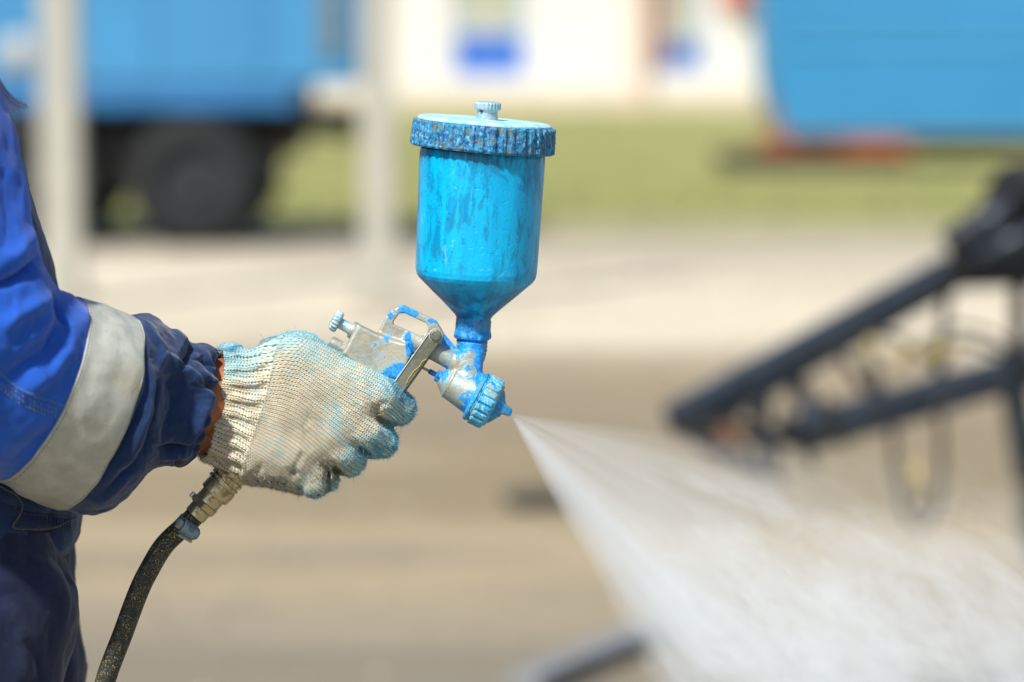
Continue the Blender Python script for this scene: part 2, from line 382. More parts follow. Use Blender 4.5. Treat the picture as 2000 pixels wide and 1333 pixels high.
def knit():
    """stocking stitch: uvw.x counts wales, uvw.y counts courses; 'paint' and 'dirt' masks"""
    t = NT("knitted_cotton"); uv = t.attr('uvw'); sp = t.n("ShaderNodeSeparateXYZ"); c = t.coord()
    wob = t.n("ShaderNodeTexNoise"); t.l(c, wob.inputs["Vector"]); wob.inputs["Scale"].default_value = 260; wob.inputs["Detail"].default_value = 2
    vm = t.n("ShaderNodeVectorMath", operation='MULTIPLY_ADD'); t.l(wob.outputs["Color"], vm.inputs[0]); vm.inputs[1].default_value = (.55, .55, 0); t.l(uv, vm.inputs[2])
    t.l(vm.outputs[0], sp.inputs[0]); X, Y = sp.outputs[0], sp.outputs[1]
    fx = t.math('FRACT', X); ax = t.math('ABSOLUTE', t.math('SUBTRACT', fx, .5))              # 0 centre of wale .. .5 edge
    ph = t.math('ADD', Y, t.math('MULTIPLY', ax, 1.3))
    v = t.math('ABSOLUTE', t.math('SUBTRACT', t.math('FRACT', ph), .5))                        # 0 yarn middle .. .5 between
    yarn = t.math('SUBTRACT', 1.0, t.math('POWER', t.math('MULTIPLY', v, 2.0), 2.0))
    groove = t.ramp(ax, .5, .28); mid = t.ramp(ax, .0, .12, .55, 1)
    h = t.math('MULTIPLY', t.math('MULTIPLY', t.math('MULTIPLY_ADD', yarn, .6, .4), t.math('MULTIPLY_ADD', groove, .8, .2)), mid)
    hole = t.math('MULTIPLY', t.ramp(ax, .32, .45), t.ramp(v, .18, .36))
    n = t.noise(c, 70, 5, .65, .5); n2 = t.noise(c, 520, 4, .75); n3 = t.noise(c, 200, 5, .7, .8); fib = t.noise(c, 2600, 2, .5)
    P = t.attr('paint', 'Fac'); Dm = t.attr('dirt', 'Fac')
    base = t.mix(t.ramp(n, .3, .7), (.58, .515, .36), (.77, .71, .54))
    base = t.mix(t.math('MULTIPLY', Dm, t.ramp(t.math('ADD', t.math('MULTIPLY', n3, .6), t.math('MULTIPLY', n2, .4)), .36, .60)), base, (.10, .085, .05))
    n4 = t.noise(t.map(uv, (.55, .22, 0)), 1.0, 3, .6)
    spk = t.math('ADD', t.math('ADD', t.math('ADD', t.math('MULTIPLY', n2, .22), t.math('MULTIPLY', n4, .42)), t.math('MULTIPLY', n3, .16)), t.math('MULTIPLY', P, .33))
    base = t.mix(t.ramp(spk, .42, .62, 0, .75), base, (.30, .62, .67))
    base = t.mix(t.ramp(spk, .62, .72, 0, .9), base, (.025, .27, .44))
    base = t.mix(t.math('MULTIPLY', hole, .9), base, (.05, .04, .02))
    base = t.mix(t.ramp(h, .5, .1, 0, .22), base, (.20, .16, .09))
    hh = t.math('ADD', h, t.math('MULTIPLY', fib, .35))
    return t.out(base, .92, 0, t.bump(hh, .0011, 1.0), .15, sheen=.3)

M = {}
M['cup'] = cup_paint()
M['lid'] = crust_paint("paint_crusted_lid", (.010, .09, .30), (.02, .24, .46), (.16, .46, .62), (.15, .20, .16))
M['lidtop'] = crust_paint("pale_blue_lid_top", (.22, .55, .72), (.45, .74, .84), (.30, .63, .80), (.62, .80, .84), .35)
M['neck'] = crust_paint("glossy_blue_neck_paint", (.01, .16, .45), (.01, .30, .68), (.05, .38, .70), (.10, .25, .36), .7)
M['ring'] = crust_paint("pale_blue_ring_paint", (.02, .26, .55), (.09, .45, .68), (.26, .60, .74), (.30, .33, .25), .55)
M['bluepaint'] = crust_paint("wet_blue_paint", (.004, .11, .42), (.005, .18, .60), (.01, .24, .66), (.02, .30, .60), .8)
M['cast'] = gun_metal("paint_splashed_aluminium", (.45, .43, .34))
M['steel'] = gun_metal("worn_steel", (.42, .42, .36), .70, cov=0)
M['knob'] = gun_metal("pale_blue_plated_steel", (.46, .62, .66), .62)
M['trigger'] = gun_metal("dull_trigger_steel", (.17, .185, .14), .70)
M['brass_old'] = gun_metal("tarnished_brass_steel", (.34, .30, .17), .70, paint=(.02, .10, .14), pale=(.12, .20, .19))
def shiny(name, col, dark, rough=.28, metal=.9):
    t = NT(name); c = t.coord(); n = t.noise(c, 230, 6, .7, .5); n2 = t.noise(c, 900, 3, .6)
    b = t.mix(t.ramp(n, .48, .60, 0, .85), col, dark); b = t.mix(t.ramp(n2, .66, .72, 0, .7), b, (.02, .12, .16))
    mt = t.ramp(n, .5, .62, metal, metal * .4)
    return t.out(b, t.ramp(n, .4, .6, rough, rough + .25), mt, t.bump(n, .0003, .6), .5)
M['brass'] = shiny("worn_brass_plating", (.55, .48, .30), (.20, .16, .07))
M['zinc'] = shiny('dull_blue_zinc_plating', (.20, .30, .36), (.05, .10, .14), .4, .6)
M['darksteel'] = gun_metal("dark_coupler_steel", (.10, .10, .11), .75)
M['glove'] = knit()
M['blue'] = fabric("bright_blue_workwear", (.012, .105, .58), (.08, .26, .70))
M['navy'] = fabric("navy_workwear", (.006, .028, .105), (.05, .10, .22), .25)
M['trouser'] = fabric("dark_navy_trouser_cloth", (.006, .014, .055), (.045, .06, .11), .7)
M['skin'] = simple("tanned_skin", (.36, .115, .04), .5, 0, .3, 90, .0006)
M['hair'] = simple("short_dark_hair", (.03, .02, .015), .7, 0, .4, 200, .001)
M['boot'] = simple("black_boot_leather", (.02, .02, .02), .45, 0, .3, 40, .001)

# ================================================================== SETTING
def far(u, v, D): return Wy(u, v, D)
def sheet(name, pts, z, mat, kind='structure', n=1):
    P = [(p[0], p[1], z) for p in pts]; return mk(name, P, [tuple(range(len(P)))], mat, None, False, base=(0, 0, z), kind=kind)
def ground_mat():
    t = NT("dry_packed_dirt"); c = t.coord()
    n = t.noise(t.map(c, (.25, .9, 1)), .45, 6, .6, .3); n2 = t.noise(c, 3.2, 6, .65); n3 = t.noise(t.map(c, (.12, 1.0, 1), (3, 8, 0)), .55, 3, .5, .3)
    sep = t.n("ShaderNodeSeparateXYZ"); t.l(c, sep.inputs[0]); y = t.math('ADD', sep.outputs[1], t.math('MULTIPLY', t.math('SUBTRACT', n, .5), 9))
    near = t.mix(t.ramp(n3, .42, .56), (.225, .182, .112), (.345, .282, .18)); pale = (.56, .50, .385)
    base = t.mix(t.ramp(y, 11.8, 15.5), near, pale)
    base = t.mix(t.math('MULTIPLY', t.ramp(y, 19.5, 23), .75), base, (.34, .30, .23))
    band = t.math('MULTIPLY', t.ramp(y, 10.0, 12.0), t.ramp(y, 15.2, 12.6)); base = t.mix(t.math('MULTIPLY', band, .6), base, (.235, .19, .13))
    mot = t.noise(t.map(c, (.35, .8, 1), (7, 2, 0)), 1.1, 5, .6, .4); base = t.mix(t.ramp(mot, .50, .66, 0, .45), base, (.20, .17, .12)); base = t.mix(t.ramp(mot, .46, .32, 0, .3), base, (.50, .43, .31))
    base = t.mix(t.math('MULTIPLY', t.ramp(n2, .5, .75), .25), base, (.20, .17, .12))
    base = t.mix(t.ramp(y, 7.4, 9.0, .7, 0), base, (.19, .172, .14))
    return t.out(base, .95, 0, t.bump(n2, .02), .2)
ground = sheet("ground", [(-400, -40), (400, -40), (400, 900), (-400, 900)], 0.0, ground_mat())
def grass_mat():
    t = NT("mown_grass"); c = t.coord(); n = t.noise(t.map(c, (.3, 1, 1)), .35, 5, .6); n2 = t.noise(c, 6, 4, .7)
    b = t.mix(t.ramp(n, .35, .7), (.25, .245, .09), (.33, .32, .14)); b = t.mix(t.ramp(n2, .5, .8, 0, .5), b, (.16, .20, .05))
    return t.out(b, .9, 0, t.bump(n2, .03), .1)
gy = G(1000, 436)[1]
sheet("grass_field", [(-200, gy), (200, gy), (200, 110), (-200, 110)], .006, grass_mat())
verge = sheet("dirt_verge", [(-200, gy - 2.6), (200, gy - 2.6), (200, gy), (-200, gy)], .004, simple("olive_brown_verge", (.36, .33, .20), .95, 0, .3, 1.2, 0))
# grass tufts in the field and pebbles in the yard
def scatter_tufts():
    n = 9000; y = gy + 1 + RNG.random(n) ** 1.6 * 45; x = (RNG.random(n) - .5) * 2 * (y * .24 + 2); V = []; 
    h = .04 + RNG.random(n) * .07; a = RNG.random(n) * 6.28; wd = .012 + RNG.random(n) * .02
    ca, sa = np.cos(a) * wd, np.sin(a) * wd
    A = np.stack([x - ca, y - sa, np.full(n, .004)], 1); B = np.stack([x + ca, y + sa, np.full(n, .004)], 1); C = np.stack([x + sa, y + ca, h], 1)
    V = np.stack([A, B, C], 1).reshape(-1, 3); F = np.arange(3 * n).reshape(-1, 3)
    o = mk("grass", V, F, simple("grass_blades", (.24, .30, .08), .8, 0, .4, 3), None, False, base=(0, gy, 0), kind='stuff')
    props(o, "short yellow green grass between the yard and the white building", "grass")
scatter_tufts()
def scatter_pebbles():
    n = 2600; y = 6.2 + RNG.random(n) ** 1.4 * 15; x = (RNG.random(n) - .5) * 2 * (y * .2 + .6); r = .006 + RNG.random(n) ** 3 * .02
    oc = np.array([[1, 0, 0], [0, 1, 0], [-1, 0, 0], [0, -1, 0], [0, 0, .6], [0, 0, -.3]]); of = np.array([[0, 1, 4], [1, 2, 4], [2, 3, 4], [3, 0, 4], [1, 0, 5], [2, 1, 5], [3, 2, 5], [0, 3, 5]])
    V = (np.stack([x, y, r * .2], 1)[:, None] + r[:, None, None] * oc * (1 + .35 * RNG.standard_normal((n, 6, 1)))).reshape(-1, 3)
    F = (of[None] + 6 * np.arange(n)[:, None, None]).reshape(-1, 3)
    o = mk("gravel", V, F, simple("grey_tan_gravel", (.36, .32, .25), .9, 0, .5, 30), None, False, base=(0, 10, 0), kind='stuff')
    props(o, "loose gravel scattered over the dry dirt yard", "gravel")
scatter_pebbles()

# ------------------------------------------------------------------ white building far behind
def building():
    D = 116.0; px = D * K
    zb = lambda v: far(1000, v, D)[2]; xb = lambda u: far(u, 100, D)[0]
    white = simple("whitewashed_wall", (.70, .685, .63), .9, 0, .08, .5); base_z = 0.0
    b = thing("white_building", (xb(1100), D, 0), "long white building with blue window panels beyond the grass", "building")
    wins = [(878, 1034, -330, 156, 0), (1266, 1382, -330, 146, 1), (560, 640, -330, 140, 0), (1660, 1800, -330, 140, 0)]
    x0, x1 = xb(150), xb(2300); z1 = 7.2
    xs = sorted(wins, key=lambda q: q[0]); cur = x0
    for (a, c, t_, bt, k) in xs:                      # wall pieces leave real openings
        MB().box(((cur + xb(a)) / 2, D + .2, z1 / 2), ((xb(a) - cur) / 2, .2, z1 / 2)).build("wall", white, b)
        zs = zb(bt)
        MB().box(((xb(a) + xb(c)) / 2, D + .2, zs / 2), ((xb(c) - xb(a)) / 2, .2, zs / 2)).build("wall", white, b)
        ztop = 5.6
        MB().box(((xb(a) + xb(c)) / 2, D + .2, (ztop + z1) / 2), ((xb(c) - xb(a)) / 2, .2, (z1 - ztop) / 2)).build("wall", white, b)
        fr = MB(); xm0, xm1 = xb(a), xb(c); fw = .13
        fr.box((xm0 + fw, D + .18, (zs + ztop) / 2), (fw, .06, (ztop - zs) / 2)).box((xm1 - fw, D + .18, (zs + ztop) / 2), (fw, .06, (ztop - zs) / 2))
        fr.box(((xm0 + xm1) / 2, D + .18, zs + fw), ((xm1 - xm0) / 2 - 2 * fw, .06, fw)).box(((xm0 + xm1) / 2, D + .18, ztop - fw), ((xm1 - xm0) / 2 - 2 * fw, .06, fw))
        zmid = zb(66 if k == 0 else 80)
        fr.box(((xm0 + xm1) / 2, D + .18, zmid), ((xm1 - xm0) / 2 - 2 * fw, .06, fw * .7))
        wf = fr.build("window", simple("pale_blue_window_frame", (.42, .54, .74), .6), b)
        MB().box(((xm0 + xm1) / 2, D + .2, (zs + 2 * fw + zmid - fw * .7) / 2), ((xm1 - xm0) / 2 - 2 * fw, .02, (zmid - zs - 2.7 * fw) / 2)).build("panel", simple("blue_window_panel", (.02, .13, .56) if k == 0 else (.03, .12, .42), .5, 0, .1), wf)
        MB().box(((xm0 + xm1) / 2, D + .2, (zmid + fw * .7 + ztop - 2 * fw) / 2), ((xm1 - xm0) / 2 - 2 * fw, .01, (ztop - zmid - 2.7 * fw) / 2)).build("pane", simple("grey_green_glass", (.44, .46, .37), .15, 0, .2, .6), wf)
        cur = xb(c)
    MB().box(((cur + x1) / 2, D + .2, z1 / 2), ((x1 - cur) / 2, .2, z1 / 2)).build("wall", white, b)
    MB().box(((x0 + x1) / 2, D + 6.4, z1 / 2), ((x1 - x0) / 2, 5.99, z1 / 2 - .01)).build("rear_wing", white, b)
    MB().box(((x0 + x1) / 2, D - .09, zb(178) / 2), ((x1 - x0) / 2 + .1, .088, zb(178) / 2)).build("plinth", simple("tan_plinth", (.56, .50, .38), .9, 0, .15, 1), b)
    MB().box(((x0 + x1) / 2, D + 6, z1 + .15), ((x1 - x0) / 2 + .5, 6.8, .15)).build("roof", simple("grey_roof_sheet", (.3, .3, .3), .7), b)
    MB().box((xb(1248), D - .3, 3.2), (xb(1264) - xb(1248), .12, 3.2)).build("column", simple("pinkish_column", (.70, .56, .45), .9, 0, .2, 1), b)
    MB().box((xb(1282), D + .02, (zb(128) + 5.4) / 2), (xb(1298) - xb(1282), .03, (5.4 - zb(128)) / 2)).build("curtain", simple("dusky_pink_curtain", (.40, .22, .20), .9), b)
    MB().box((xb(1442), D - .4, zb(-30)), ((xb(1480) - xb(1405)) / 2, .3, zb(-60) - zb(-22))).build("awning", simple("red_awning", (.6, .12, .06), .7), b)
    MB().box(((x0 + x1) / 2, D - 1.7, .03), ((x1 - x0) / 2 + 2, 1.5, .03)).build("apron", simple("pale_concrete_apron", (.55, .50, .38), .9, 0, .2, 1), b)
building()

# ------------------------------------------------------------------ wheels and big machines
def wheel(parent, c, r, w, matt, matr, name="wheel"):
    """axle along Y. thing > wheel > rim"""
    c = np.array(c); n = 40
    prof = [(-w, .62 * r), (-w, .86 * r), (-.8 * w, .97 * r), (0, r), (.8 * w, .97 * r), (w, .86 * r), (w, .62 * r), (-w, .62 * r)]
    V = []; F = []
    for p in prof:
        for j in range(n):
            a = 2 * math.pi * j / n; rr = p[1] + (.018 * r * (1 if j % 2 else -1) if p[1] > .9 * r else 0)
            V.append(c + np.array([rr * math.cos(a), p[0], rr * math.sin(a)]))
    for i in range(len(prof) - 1):
        for j in range(n): F.append((i * n + j, i * n + (j + 1) % n, (i + 1) * n + (j + 1) % n, (i + 1) * n + j))
    t = mk(name, V, F, matt, parent, True)
    m = MB()
    Vr, Fr = tube([c + np.array([0, y, 0]) for y in (-.55 * w, -.5 * w, .5 * w, .55 * w)], [.55 * r, .62 * r, .62 * r, .55 * r], 32); m.add(Vr, Fr)
    Vr, Fr = tube([c + np.array([0, y, 0]) for y in (-.85 * w, .85 * w)], .18 * r, 20); m.add(Vr, Fr)
    for j in range(8):
        a = 2 * math.pi * j / 8; q = c + np.array([.33 * r * math.cos(a), 0, .33 * r * math.sin(a)])
        Vr, Fr = tube([q - np.array([0, .64 * w, 0]), q + np.array([0, .64 * w, 0])], .03 * r, 6); m.add(Vr, Fr)
    m.build("rim", matr, t)
    return t
tyre = simple("black_tyre_rubber", (.010, .012, .015), .8, 0, .3, 12)
darkrim = simple("dusty_dark_rim", (.018, .022, .028), .7, 0, .3, 8)
under = simple("dark_greasy_chassis", (.018, .018, .018), .7, 0, .4, 6)

def truck():
    D = 23.3; px = D * K; X = lambda u: far(u, 200, D)[0]; Z = lambda v: far(300, v, D)[2]
    tk = thing("blue_truck", (X(200), D, 0), "blue truck with dark underside and black wheel behind the left post", "truck")
    bl = simple("sky_blue_truck_paint", (.045, .235, .47), .45, 0, .12, 1.2); bl2 = simple("lower_blue_sill_paint", (.02, .17, .42), .45, 0, .15, 2)
    x0, x1, xa = X(-1050), X(698), X(575); zt = 3.3; zb = Z(185)
    MB().box(((x0 + x1) / 2, D + 1.25, (zt + Z(166)) / 2), ((x1 - x0) / 2, 1.25, (zt - Z(166)) / 2)).build("cargo_body", bl, tk, bevel=.04)
    MB().box(((x0 + xa) / 2, D + 1.25, (Z(166) + Z(214)) / 2 - .003), ((xa - x0) / 2, 1.22, (Z(166) - Z(214)) / 2)).build("side_skirt", bl2, tk, bevel=.03)
    for i in range(9):                                       # ribs on the cargo body
        xr = x0 + .3 + i * .86
        if xr < x1 - .3: MB().box((xr, D - .012, (zt + Z(166)) / 2), (.03, .014, (zt - Z(166)) / 2 - .15)).build("rib", bl, tk)
    MB().box((X(646), D - .02, (Z(-200) + Z(108)) / 2), (X(668) - X(646), .02, (Z(-200) - Z(118)) / 2)).build("rear_panel", simple("faded_brown_grey_panel", (.12, .17, .19), .7, 0, .2, 3), tk)
    c = far(34, 104, D); V, F = tube([c + np.array([0, -.06, 0]), c + np.array([0, -.005, 0]), c + np.array([0, 0.0, 0])], [.08, .115, .125], 28)
    V = [(p[0], p[1], c[2] + (p[2] - c[2]) * 1.25) for p in V]; mk("marker_lamp", V, F, simple("milky_white_lamp", (.50, .50, .47), .5), tk)
    for y in (D + .55, D + 1.95): MB().bar((x0 + .2, y, Z(240)), (x1 - .1, y, Z(240)), .05, .11).build("chassis_rail", under, tk)
    for xu in (-700, 52, 375):
        xx = X(xu)
        for y in (D + .22, D + 2.28): wheel(tk, (xx, y, .535), .535, .19, tyre, darkrim)
        MB().tube([(xx, D + .3, .5), (xx, D + 2.2, .5)], .09).build("axle", under, tk)
        MB().bar((xx - .7, D + .35, .72), (xx + .7, D + .35, .72), .05, .05).build("leaf_spring", under, tk)
    MB().box((X(-160), D + .75, .72), (.45, .5, .30)).build("fuel_tank", simple("dusty_brown_tank", (.085, .07, .06), .6), tk, bevel=.08)
    MB().box((X(215), D + 1.2, .72), (.35, .8, .3)).build("gearbox", under, tk, bevel=.05)
    MB().box((X(460), D + 1.5, .86), (.42, .6, .14)).build("battery_box", under, tk, bevel=.03)
    MB().bar(far(500, 235, D + .4), far(700, 262, D + .4), .05, .05).build("tow_bar", under, tk)
    cab = MB().box((x0 - .95, D + 1.25, 1.75), (.9, 1.2, 1.15)).build("cab", bl, tk, bevel=.12)
    MB().box((x0 - .95, D + .04, 2.25), (.55, .02, .38)).build("window", simple("dark_cab_glass", (.03, .04, .05), .1), cab)
truck()

def trailer():
    D = 41.5; px = D * K; X = lambda u: far(u, 200, D)[0]; Z = lambda v: far(1700, v, D)[2]
    tr = thing("blue_trailer", (X(1750), D, 0), "big blue box trailer on orange frame standing on the grass at right", "trailer")
    bl = simple("strong_blue_panel_paint", (.032, .24, .50), .45, 0, .1, .6)
    zt = 3.4; zb = Z(262); x1 = X(2700)
    ed = [(X(1488), zt), (X(1491), Z(0)), (X(1499), Z(130)), (X(1512), Z(200)), (X(1536), zb), (x1, zb), (x1, zt)]
    n = len(ed); V = [(p[0], D, p[1]) for p in ed] + [(p[0], D + 2.4, p[1]) for p in ed]
    mk("body", V, [tuple(range(n)), tuple(range(2 * n - 1, n - 1, -1))] + [((i + 1) % n, i, i + n, (i + 1) % n + n) for i in range(n)], bl, tr, False, bevel=.03)
    for v in (30, 88): MB().bar((X(1540), D - .02, Z(v)), (x1 - .1, D - .02, Z(v - 6)), .02, .035).build("side_rail", simple("paler_blue_rail", (.09, .38, .66), .4), tr)
    org = simple("orange_frame_paint", (.40, .11, .04), .6, 0, .25, 3)
    MB().bar((X(1512), D + .3, Z(195)), (X(1530), D + .3, Z(275)), .04, .04).build("corner_post", org, tr)
    MB().bar((X(1505), D + .25, Z(287)), (X(1790), D + .25, Z(287)), .09, .10).build("frame_beam", org, tr)
    MB().bar((X(1640), D - .05, Z(288)), (X(1765), D - .05, Z(288)), .09, .10).build("bumper", org, tr)
    MB().bar((X(1505), D + 2.1, Z(287)), (x1 - 1, D + 2.1, Z(287)), .09, .10).build("frame_beam", org, tr)
    for y in (D + .05, D + 1.9): MB().bar((X(1418), y, .13), (X(1772), y, .13), .14, .125).build("skid_shade", simple("black_skid_shade", (.02, .02, .018), .8), tr, bevel=.04)  # support runners, sized and blackened to draw the shadow under the trailer
    for u in (1530, 1640, 1750):
        MB().box((X(u), D + 1.0, .2 + .04), (.08, .9, .05)).build("cross_member", under, tr)
    for u in (2450, 2560): 
        for y in (D + .2, D + 2.1): wheel(tr, (X(u), y, .42), .42, .14, tyre, darkrim)
    MB().bar((X(1768), D + 1.2, Z(287)), (X(2600), D + 1.2, .42), .05).build("drawbar", under, tr)
trailer()

# ------------------------------------------------------------------ two cream posts
def post(u, v, wpx, label, lean=0):
    g = G(u, v); w = wpx * K * g[1] / 2
    p = thing("steel_post", g, label, "post", "cream posts standing in the yard")
    cm = simple("cream_painted_steel", (.42, .415, .36), .55, 0, .1, 3)
    MB().box((g[0], g[1], 2.2), (w, w, 2.17)).build("shaft", cm, p, bevel=.012)
    MB().box((g[0], g[1], .02), (w * 1.5, w * 1.5, .018)).build("base_plate", simple("dusty_base_plate", (.42, .38, .31), .8), p)
    MB().box((g[0], g[1], 4.4), (w * 1.1, w * 1.1, .03)).build("cap", cm, p)
    for a in (-1, 1):
        for b in (-1, 1):
            MB().tube([(g[0] + a * w * 1.28, g[1] + b * w * 1.28, .03), (g[0] + a * w * 1.28, g[1] + b * w * 1.28, .07)], .014, 6).build("bolt", under, p)
post(124, 596, 72, "cream steel post nearer the worker's shoulder, in front of the blue truck")
post(740, 604, 62, "cream steel post just left of the blue paint cup")

# ------------------------------------------------------------------ things lying in the yard
def stone():
    g0 = G(1047, 990); n = 26; V = []; F = []; r = .115
    for i in range(9):
        ph = math.pi * i / 8
        for j in range(n):
            a = 2 * math.pi * j / n; rr = r * math.sin(ph) ** .6 * (1 + .12 * math.sin(3 * a + 1) + .05 * math.sin(7 * a))
            V.append((g0[0] + rr * math.cos(a), g0[1] + rr * .8 * math.sin(a), .028 - .028 * math.cos(ph) * (1 + .1 * math.sin(2 * a)) + .004))
    for i in range(8):
        for j in range(n): F.append((i * n + j, i * n + (j + 1) % n, (i + 1) * n + (j + 1) % n, (i + 1) * n + j))
    o = mk("flat_stone", V, F, simple("dark_grey_stone", (.07, .065, .055), .9, 0, .4, 25, .004), None, True, base=(g0[0], g0[1], 0))
    props(o, "dark flat stone lying on the dirt below the spray nozzle", "stone")
stone()
a, b = G(1020, 1372), G(1330, 1232)
o = MB().bar((a[0], a[1], .038), (b[0], b[1], .028), .04, .024).build("steel_beam", simple("blue_grey_steel", (.235, .25, .265), .85, .0, .25, 8), bevel=.006)
props(o, "blue grey steel beam lying on the ground at the lower edge, half lost in spray", "beam")

# ------------------------------------------------------------------ dark farm machine at right
def implement():
    D0 = 5.0
    Q = lambda u, v, D=D0: Wy(u, v, D * 1.22)
    base = Q(1900, 900); base[2] = 0
    im = thing("farm_implement", base, "dark steel towed farm implement frame with hoses at the right edge", "farm machine")
    st = simple("blue_grey_frame_paint", (.05, .066, .09), .38, .25, .4, 20, .001); dk = simple("black_greasy_steel", (.02, .022, .026), .45, .2, .4, 30)
    rub = simple("black_hydraulic_rubber", (.015, .015, .017), .4); rust = simple("rusty_bolt_steel", (.16, .08, .04), .8, 0, .5, 40); br = simple("yellow_brass_fitting", (.38, .30, .10), .45, .4)
    MB().bar(Q(1318, 826, 4.7), Q(1862, 530, 5.05), .031, .033).build("upper_bar", st, im, bevel=.004)
    MB().bar(Q(1350, 842, 4.85), Q(1862, 556, 5.2), .014, .016).build("upper_bar_brace", dk, im, bevel=.003)
    MB().bar(Q(1855, 528, 5.05), Q(2500, 505, 5.05), .034, .038).build("top_rail", st, im, bevel=.004)
    MB().bar(Q(1560, 850, 4.7), Q(2500, 578, 5.3), .033, .034).build("lower_bar", st, im, bevel=.004)
    MB().bar(Q(1570, 872, 4.85), Q(2480, 610, 5.4), .012, .012).build("lower_bar_brace", dk, im, bevel=.003)
    MB().bar(Q(1330, 830, 4.7), Q(1570, 858, 4.7), .02, .018).build("hitch_plate", dk, im, bevel=.004)
    MB().bar(Q(1856, 492, 5.0), Q(2260, 225, 5.0), .05, .042).build("hydraulic_cylinder", dk, im, bevel=.015)
    MB().tube([Q(1972, 372, 4.95), Q(2160, 330, 4.95)], .055, 18).build("valve_block", dk, im, True)
    MB().bar(Q(1915, 468, 5.02), Q(2120, 400, 5.02), .06, .060).build("hydraulic_ram", st, im, bevel=.01)
    for i, (u, v) in enumerate([(1860, 478), (1892, 452), (1925, 424), (1955, 398)]):   # toothed rack on top
        MB().bar(Q(u, v, 4.98), Q(u + 20, v - 24, 4.98), .02, .012).build("tooth", dk, im)
    for u, v, r in ((1375, 822, .022), (1425, 850, .026), (1480, 800, .024), (1500, 862, .028), (1540, 832, .020), (1600, 842, .016)):
        MB().tube([Q(u, v, 4.58), Q(u, v, 4.80)], r, 8).build("bolt", rust if u == 1425 else dk, im)
    MB().bar(Q(1480, 800, 4.72), Q(1520, 905, 4.72), .02, .012).build("bracket", dk, im)
    MB().bar(Q(1400, 826, 4.72), Q(1440, 900, 4.72), .014, .012).build("bracket", dk, im)
    MB().bar(Q(1552, 745, 4.85), Q(1610, 850, 4.8), .016, .012).build("bracket", st, im)
    for (p1, p2, rr) in (((1395, 800), (1455, 905), .012), ((1445, 790), (1395, 880), .010), ((1500, 770), (1475, 930), .011), ((1530, 800), (1590, 915), .010), ((1440, 905), (1530, 935), .012), ((1350, 850), (1420, 905), .010), ((1610, 780), (1650, 870), .010)):
        MB().bar(Q(*p1, 4.62), Q(*p2, 4.62), rr, .010).build("spring_tine", dk, im)
    for (p1, p2) in (((1690, 640), (1725, 800)), ((1640, 690), (1700, 770)), ((1850, 560), (1830, 770))):
        MB().bar(Q(*p1, 5.0), Q(*p2, 5.0), .010, .010).build("link_bar", dk, im)
    pl_ = [(1848, 545), (1852, 492), (1885, 425), (1915, 395), (1935, 345), (1990, 328), (2110, 322), (2110, 548)]
    Vp = [Q(*p, 4.98) for p in pl_] + [Q(*p, 5.03) for p in pl_]; n_ = len(pl_)
    mk("head_plate", Vp, [tuple(range(n_)), tuple(range(2 * n_ - 1, n_ - 1, -1))] + [((i + 1) % n_, i, i + n_, (i + 1) % n_ + n_) for i in range(n_)], dk, im, False, bevel=.004)
    for (p1, p2) in (((1880, 470), (1990, 385)), ((1900, 510), (2050, 430))): MB().tube([Q(*p1, 4.94), Q(*p2, 4.94)], .016, 10).build("hydraulic_pipe", st, im, True)
    MB().bar(Q(1990, 540, 5.05), Q(1990, 720, 5.1), .018).build("strut", st, im, bevel=.003)
    MB().bar(Q(1978, 740, 5.1), Q(2010, 940, 5.1), .022, .03).build("tine_bracket", st, im, bevel=.003)
    hose = [(1655, 650), (1740, 655), (1800, 690), (1880, 668), (1960, 690), (2080, 700)]
    MB().tube([Q(*p, 4.9) for p in spline(hose, 24)], .009, 10).build("hydraulic_hose", rub, im, True)
    hose = [(1760, 690), (1850, 640), (1930, 650), (1985, 680), (2060, 640)]
    MB().tube([Q(*p, 4.95) for p in spline(hose, 24)], .006, 10).build("hydraulic_hose", rub, im, True)
    hose = [(1742, 780), (1748, 900), (1772, 1010), (1812, 1020), (1838, 940), (1836, 780)]
    MB().tube([Q(*p, 4.8) for p in spline(hose, 26)], .008, 10).build("hydraulic_hose", rub, im, True)
    for (a, b) in (((1752, 720), (1770, 672)), ((1812, 715), (1822, 668)), ((1700, 700), (1706, 660)), ((1840, 694), (1862, 676))):
        MB().tube([Q(*a, 4.88), Q(*b, 4.88)], .012, 8).build("hose_fitting", br, im, True)
    MB().tube([Q(1790, 905, 4.78), Q(1794, 990, 4.78)], .012, 8).build("grease_fitting", br, im, True)
    def leg(u, D, r):
        p = Q(u, 800, D); return MB().tube([(p[0], p[1], .012), (p[0], p[1], p[2])], r, 12).build("jack_leg", dk, im, True)
    leg(2080, 5.0, .022); leg(2330, 5.2, .03)
    for u, D in ((2080, 5.0), (2330, 5.2)):
        p = Q(u, 800, D); MB().box((p[0], p[1], .008), (.07, .07, .007)).build("foot_plate", dk, im)
    for D in (4.75, 5.75):
        p = Q(2480, 700, 5.0); wheel(im, (p[0], D * 1.22, .36), .36, .11, tyre, darkrim)
    p = Q(2480, 700, 5.0); MB().tube([(p[0], 5.80, .36), (p[0], 7.0, .36)], .035).build("axle", dk, im)
    MB().bar((p[0], 6.45, .36), Q(2480, 590, 5.3), .03).build("strut", st, im)
implement()

# ================================================================== SPRAY GUN
gp = L(800, 700, 0)
gun = thing("spray_gun", gp, "blue paint splattered gravity feed spray gun held in a knitted glove", "spray gun")
C2 = np.array([948.8, 784.8]); d2v = np.array([.881, .473]); n2v = np.array([.473, -.881])
def ab(a, b=0): return C2 + a * d2v + b * n2v
def Lab(a, b=0, w=0): p = ab(a, b); return L(p[0], p[1], w)
axis3 = (Lab(1) - Lab(0)); axis3 /= np.linalg.norm(axis3)
CAMDIR = -FW
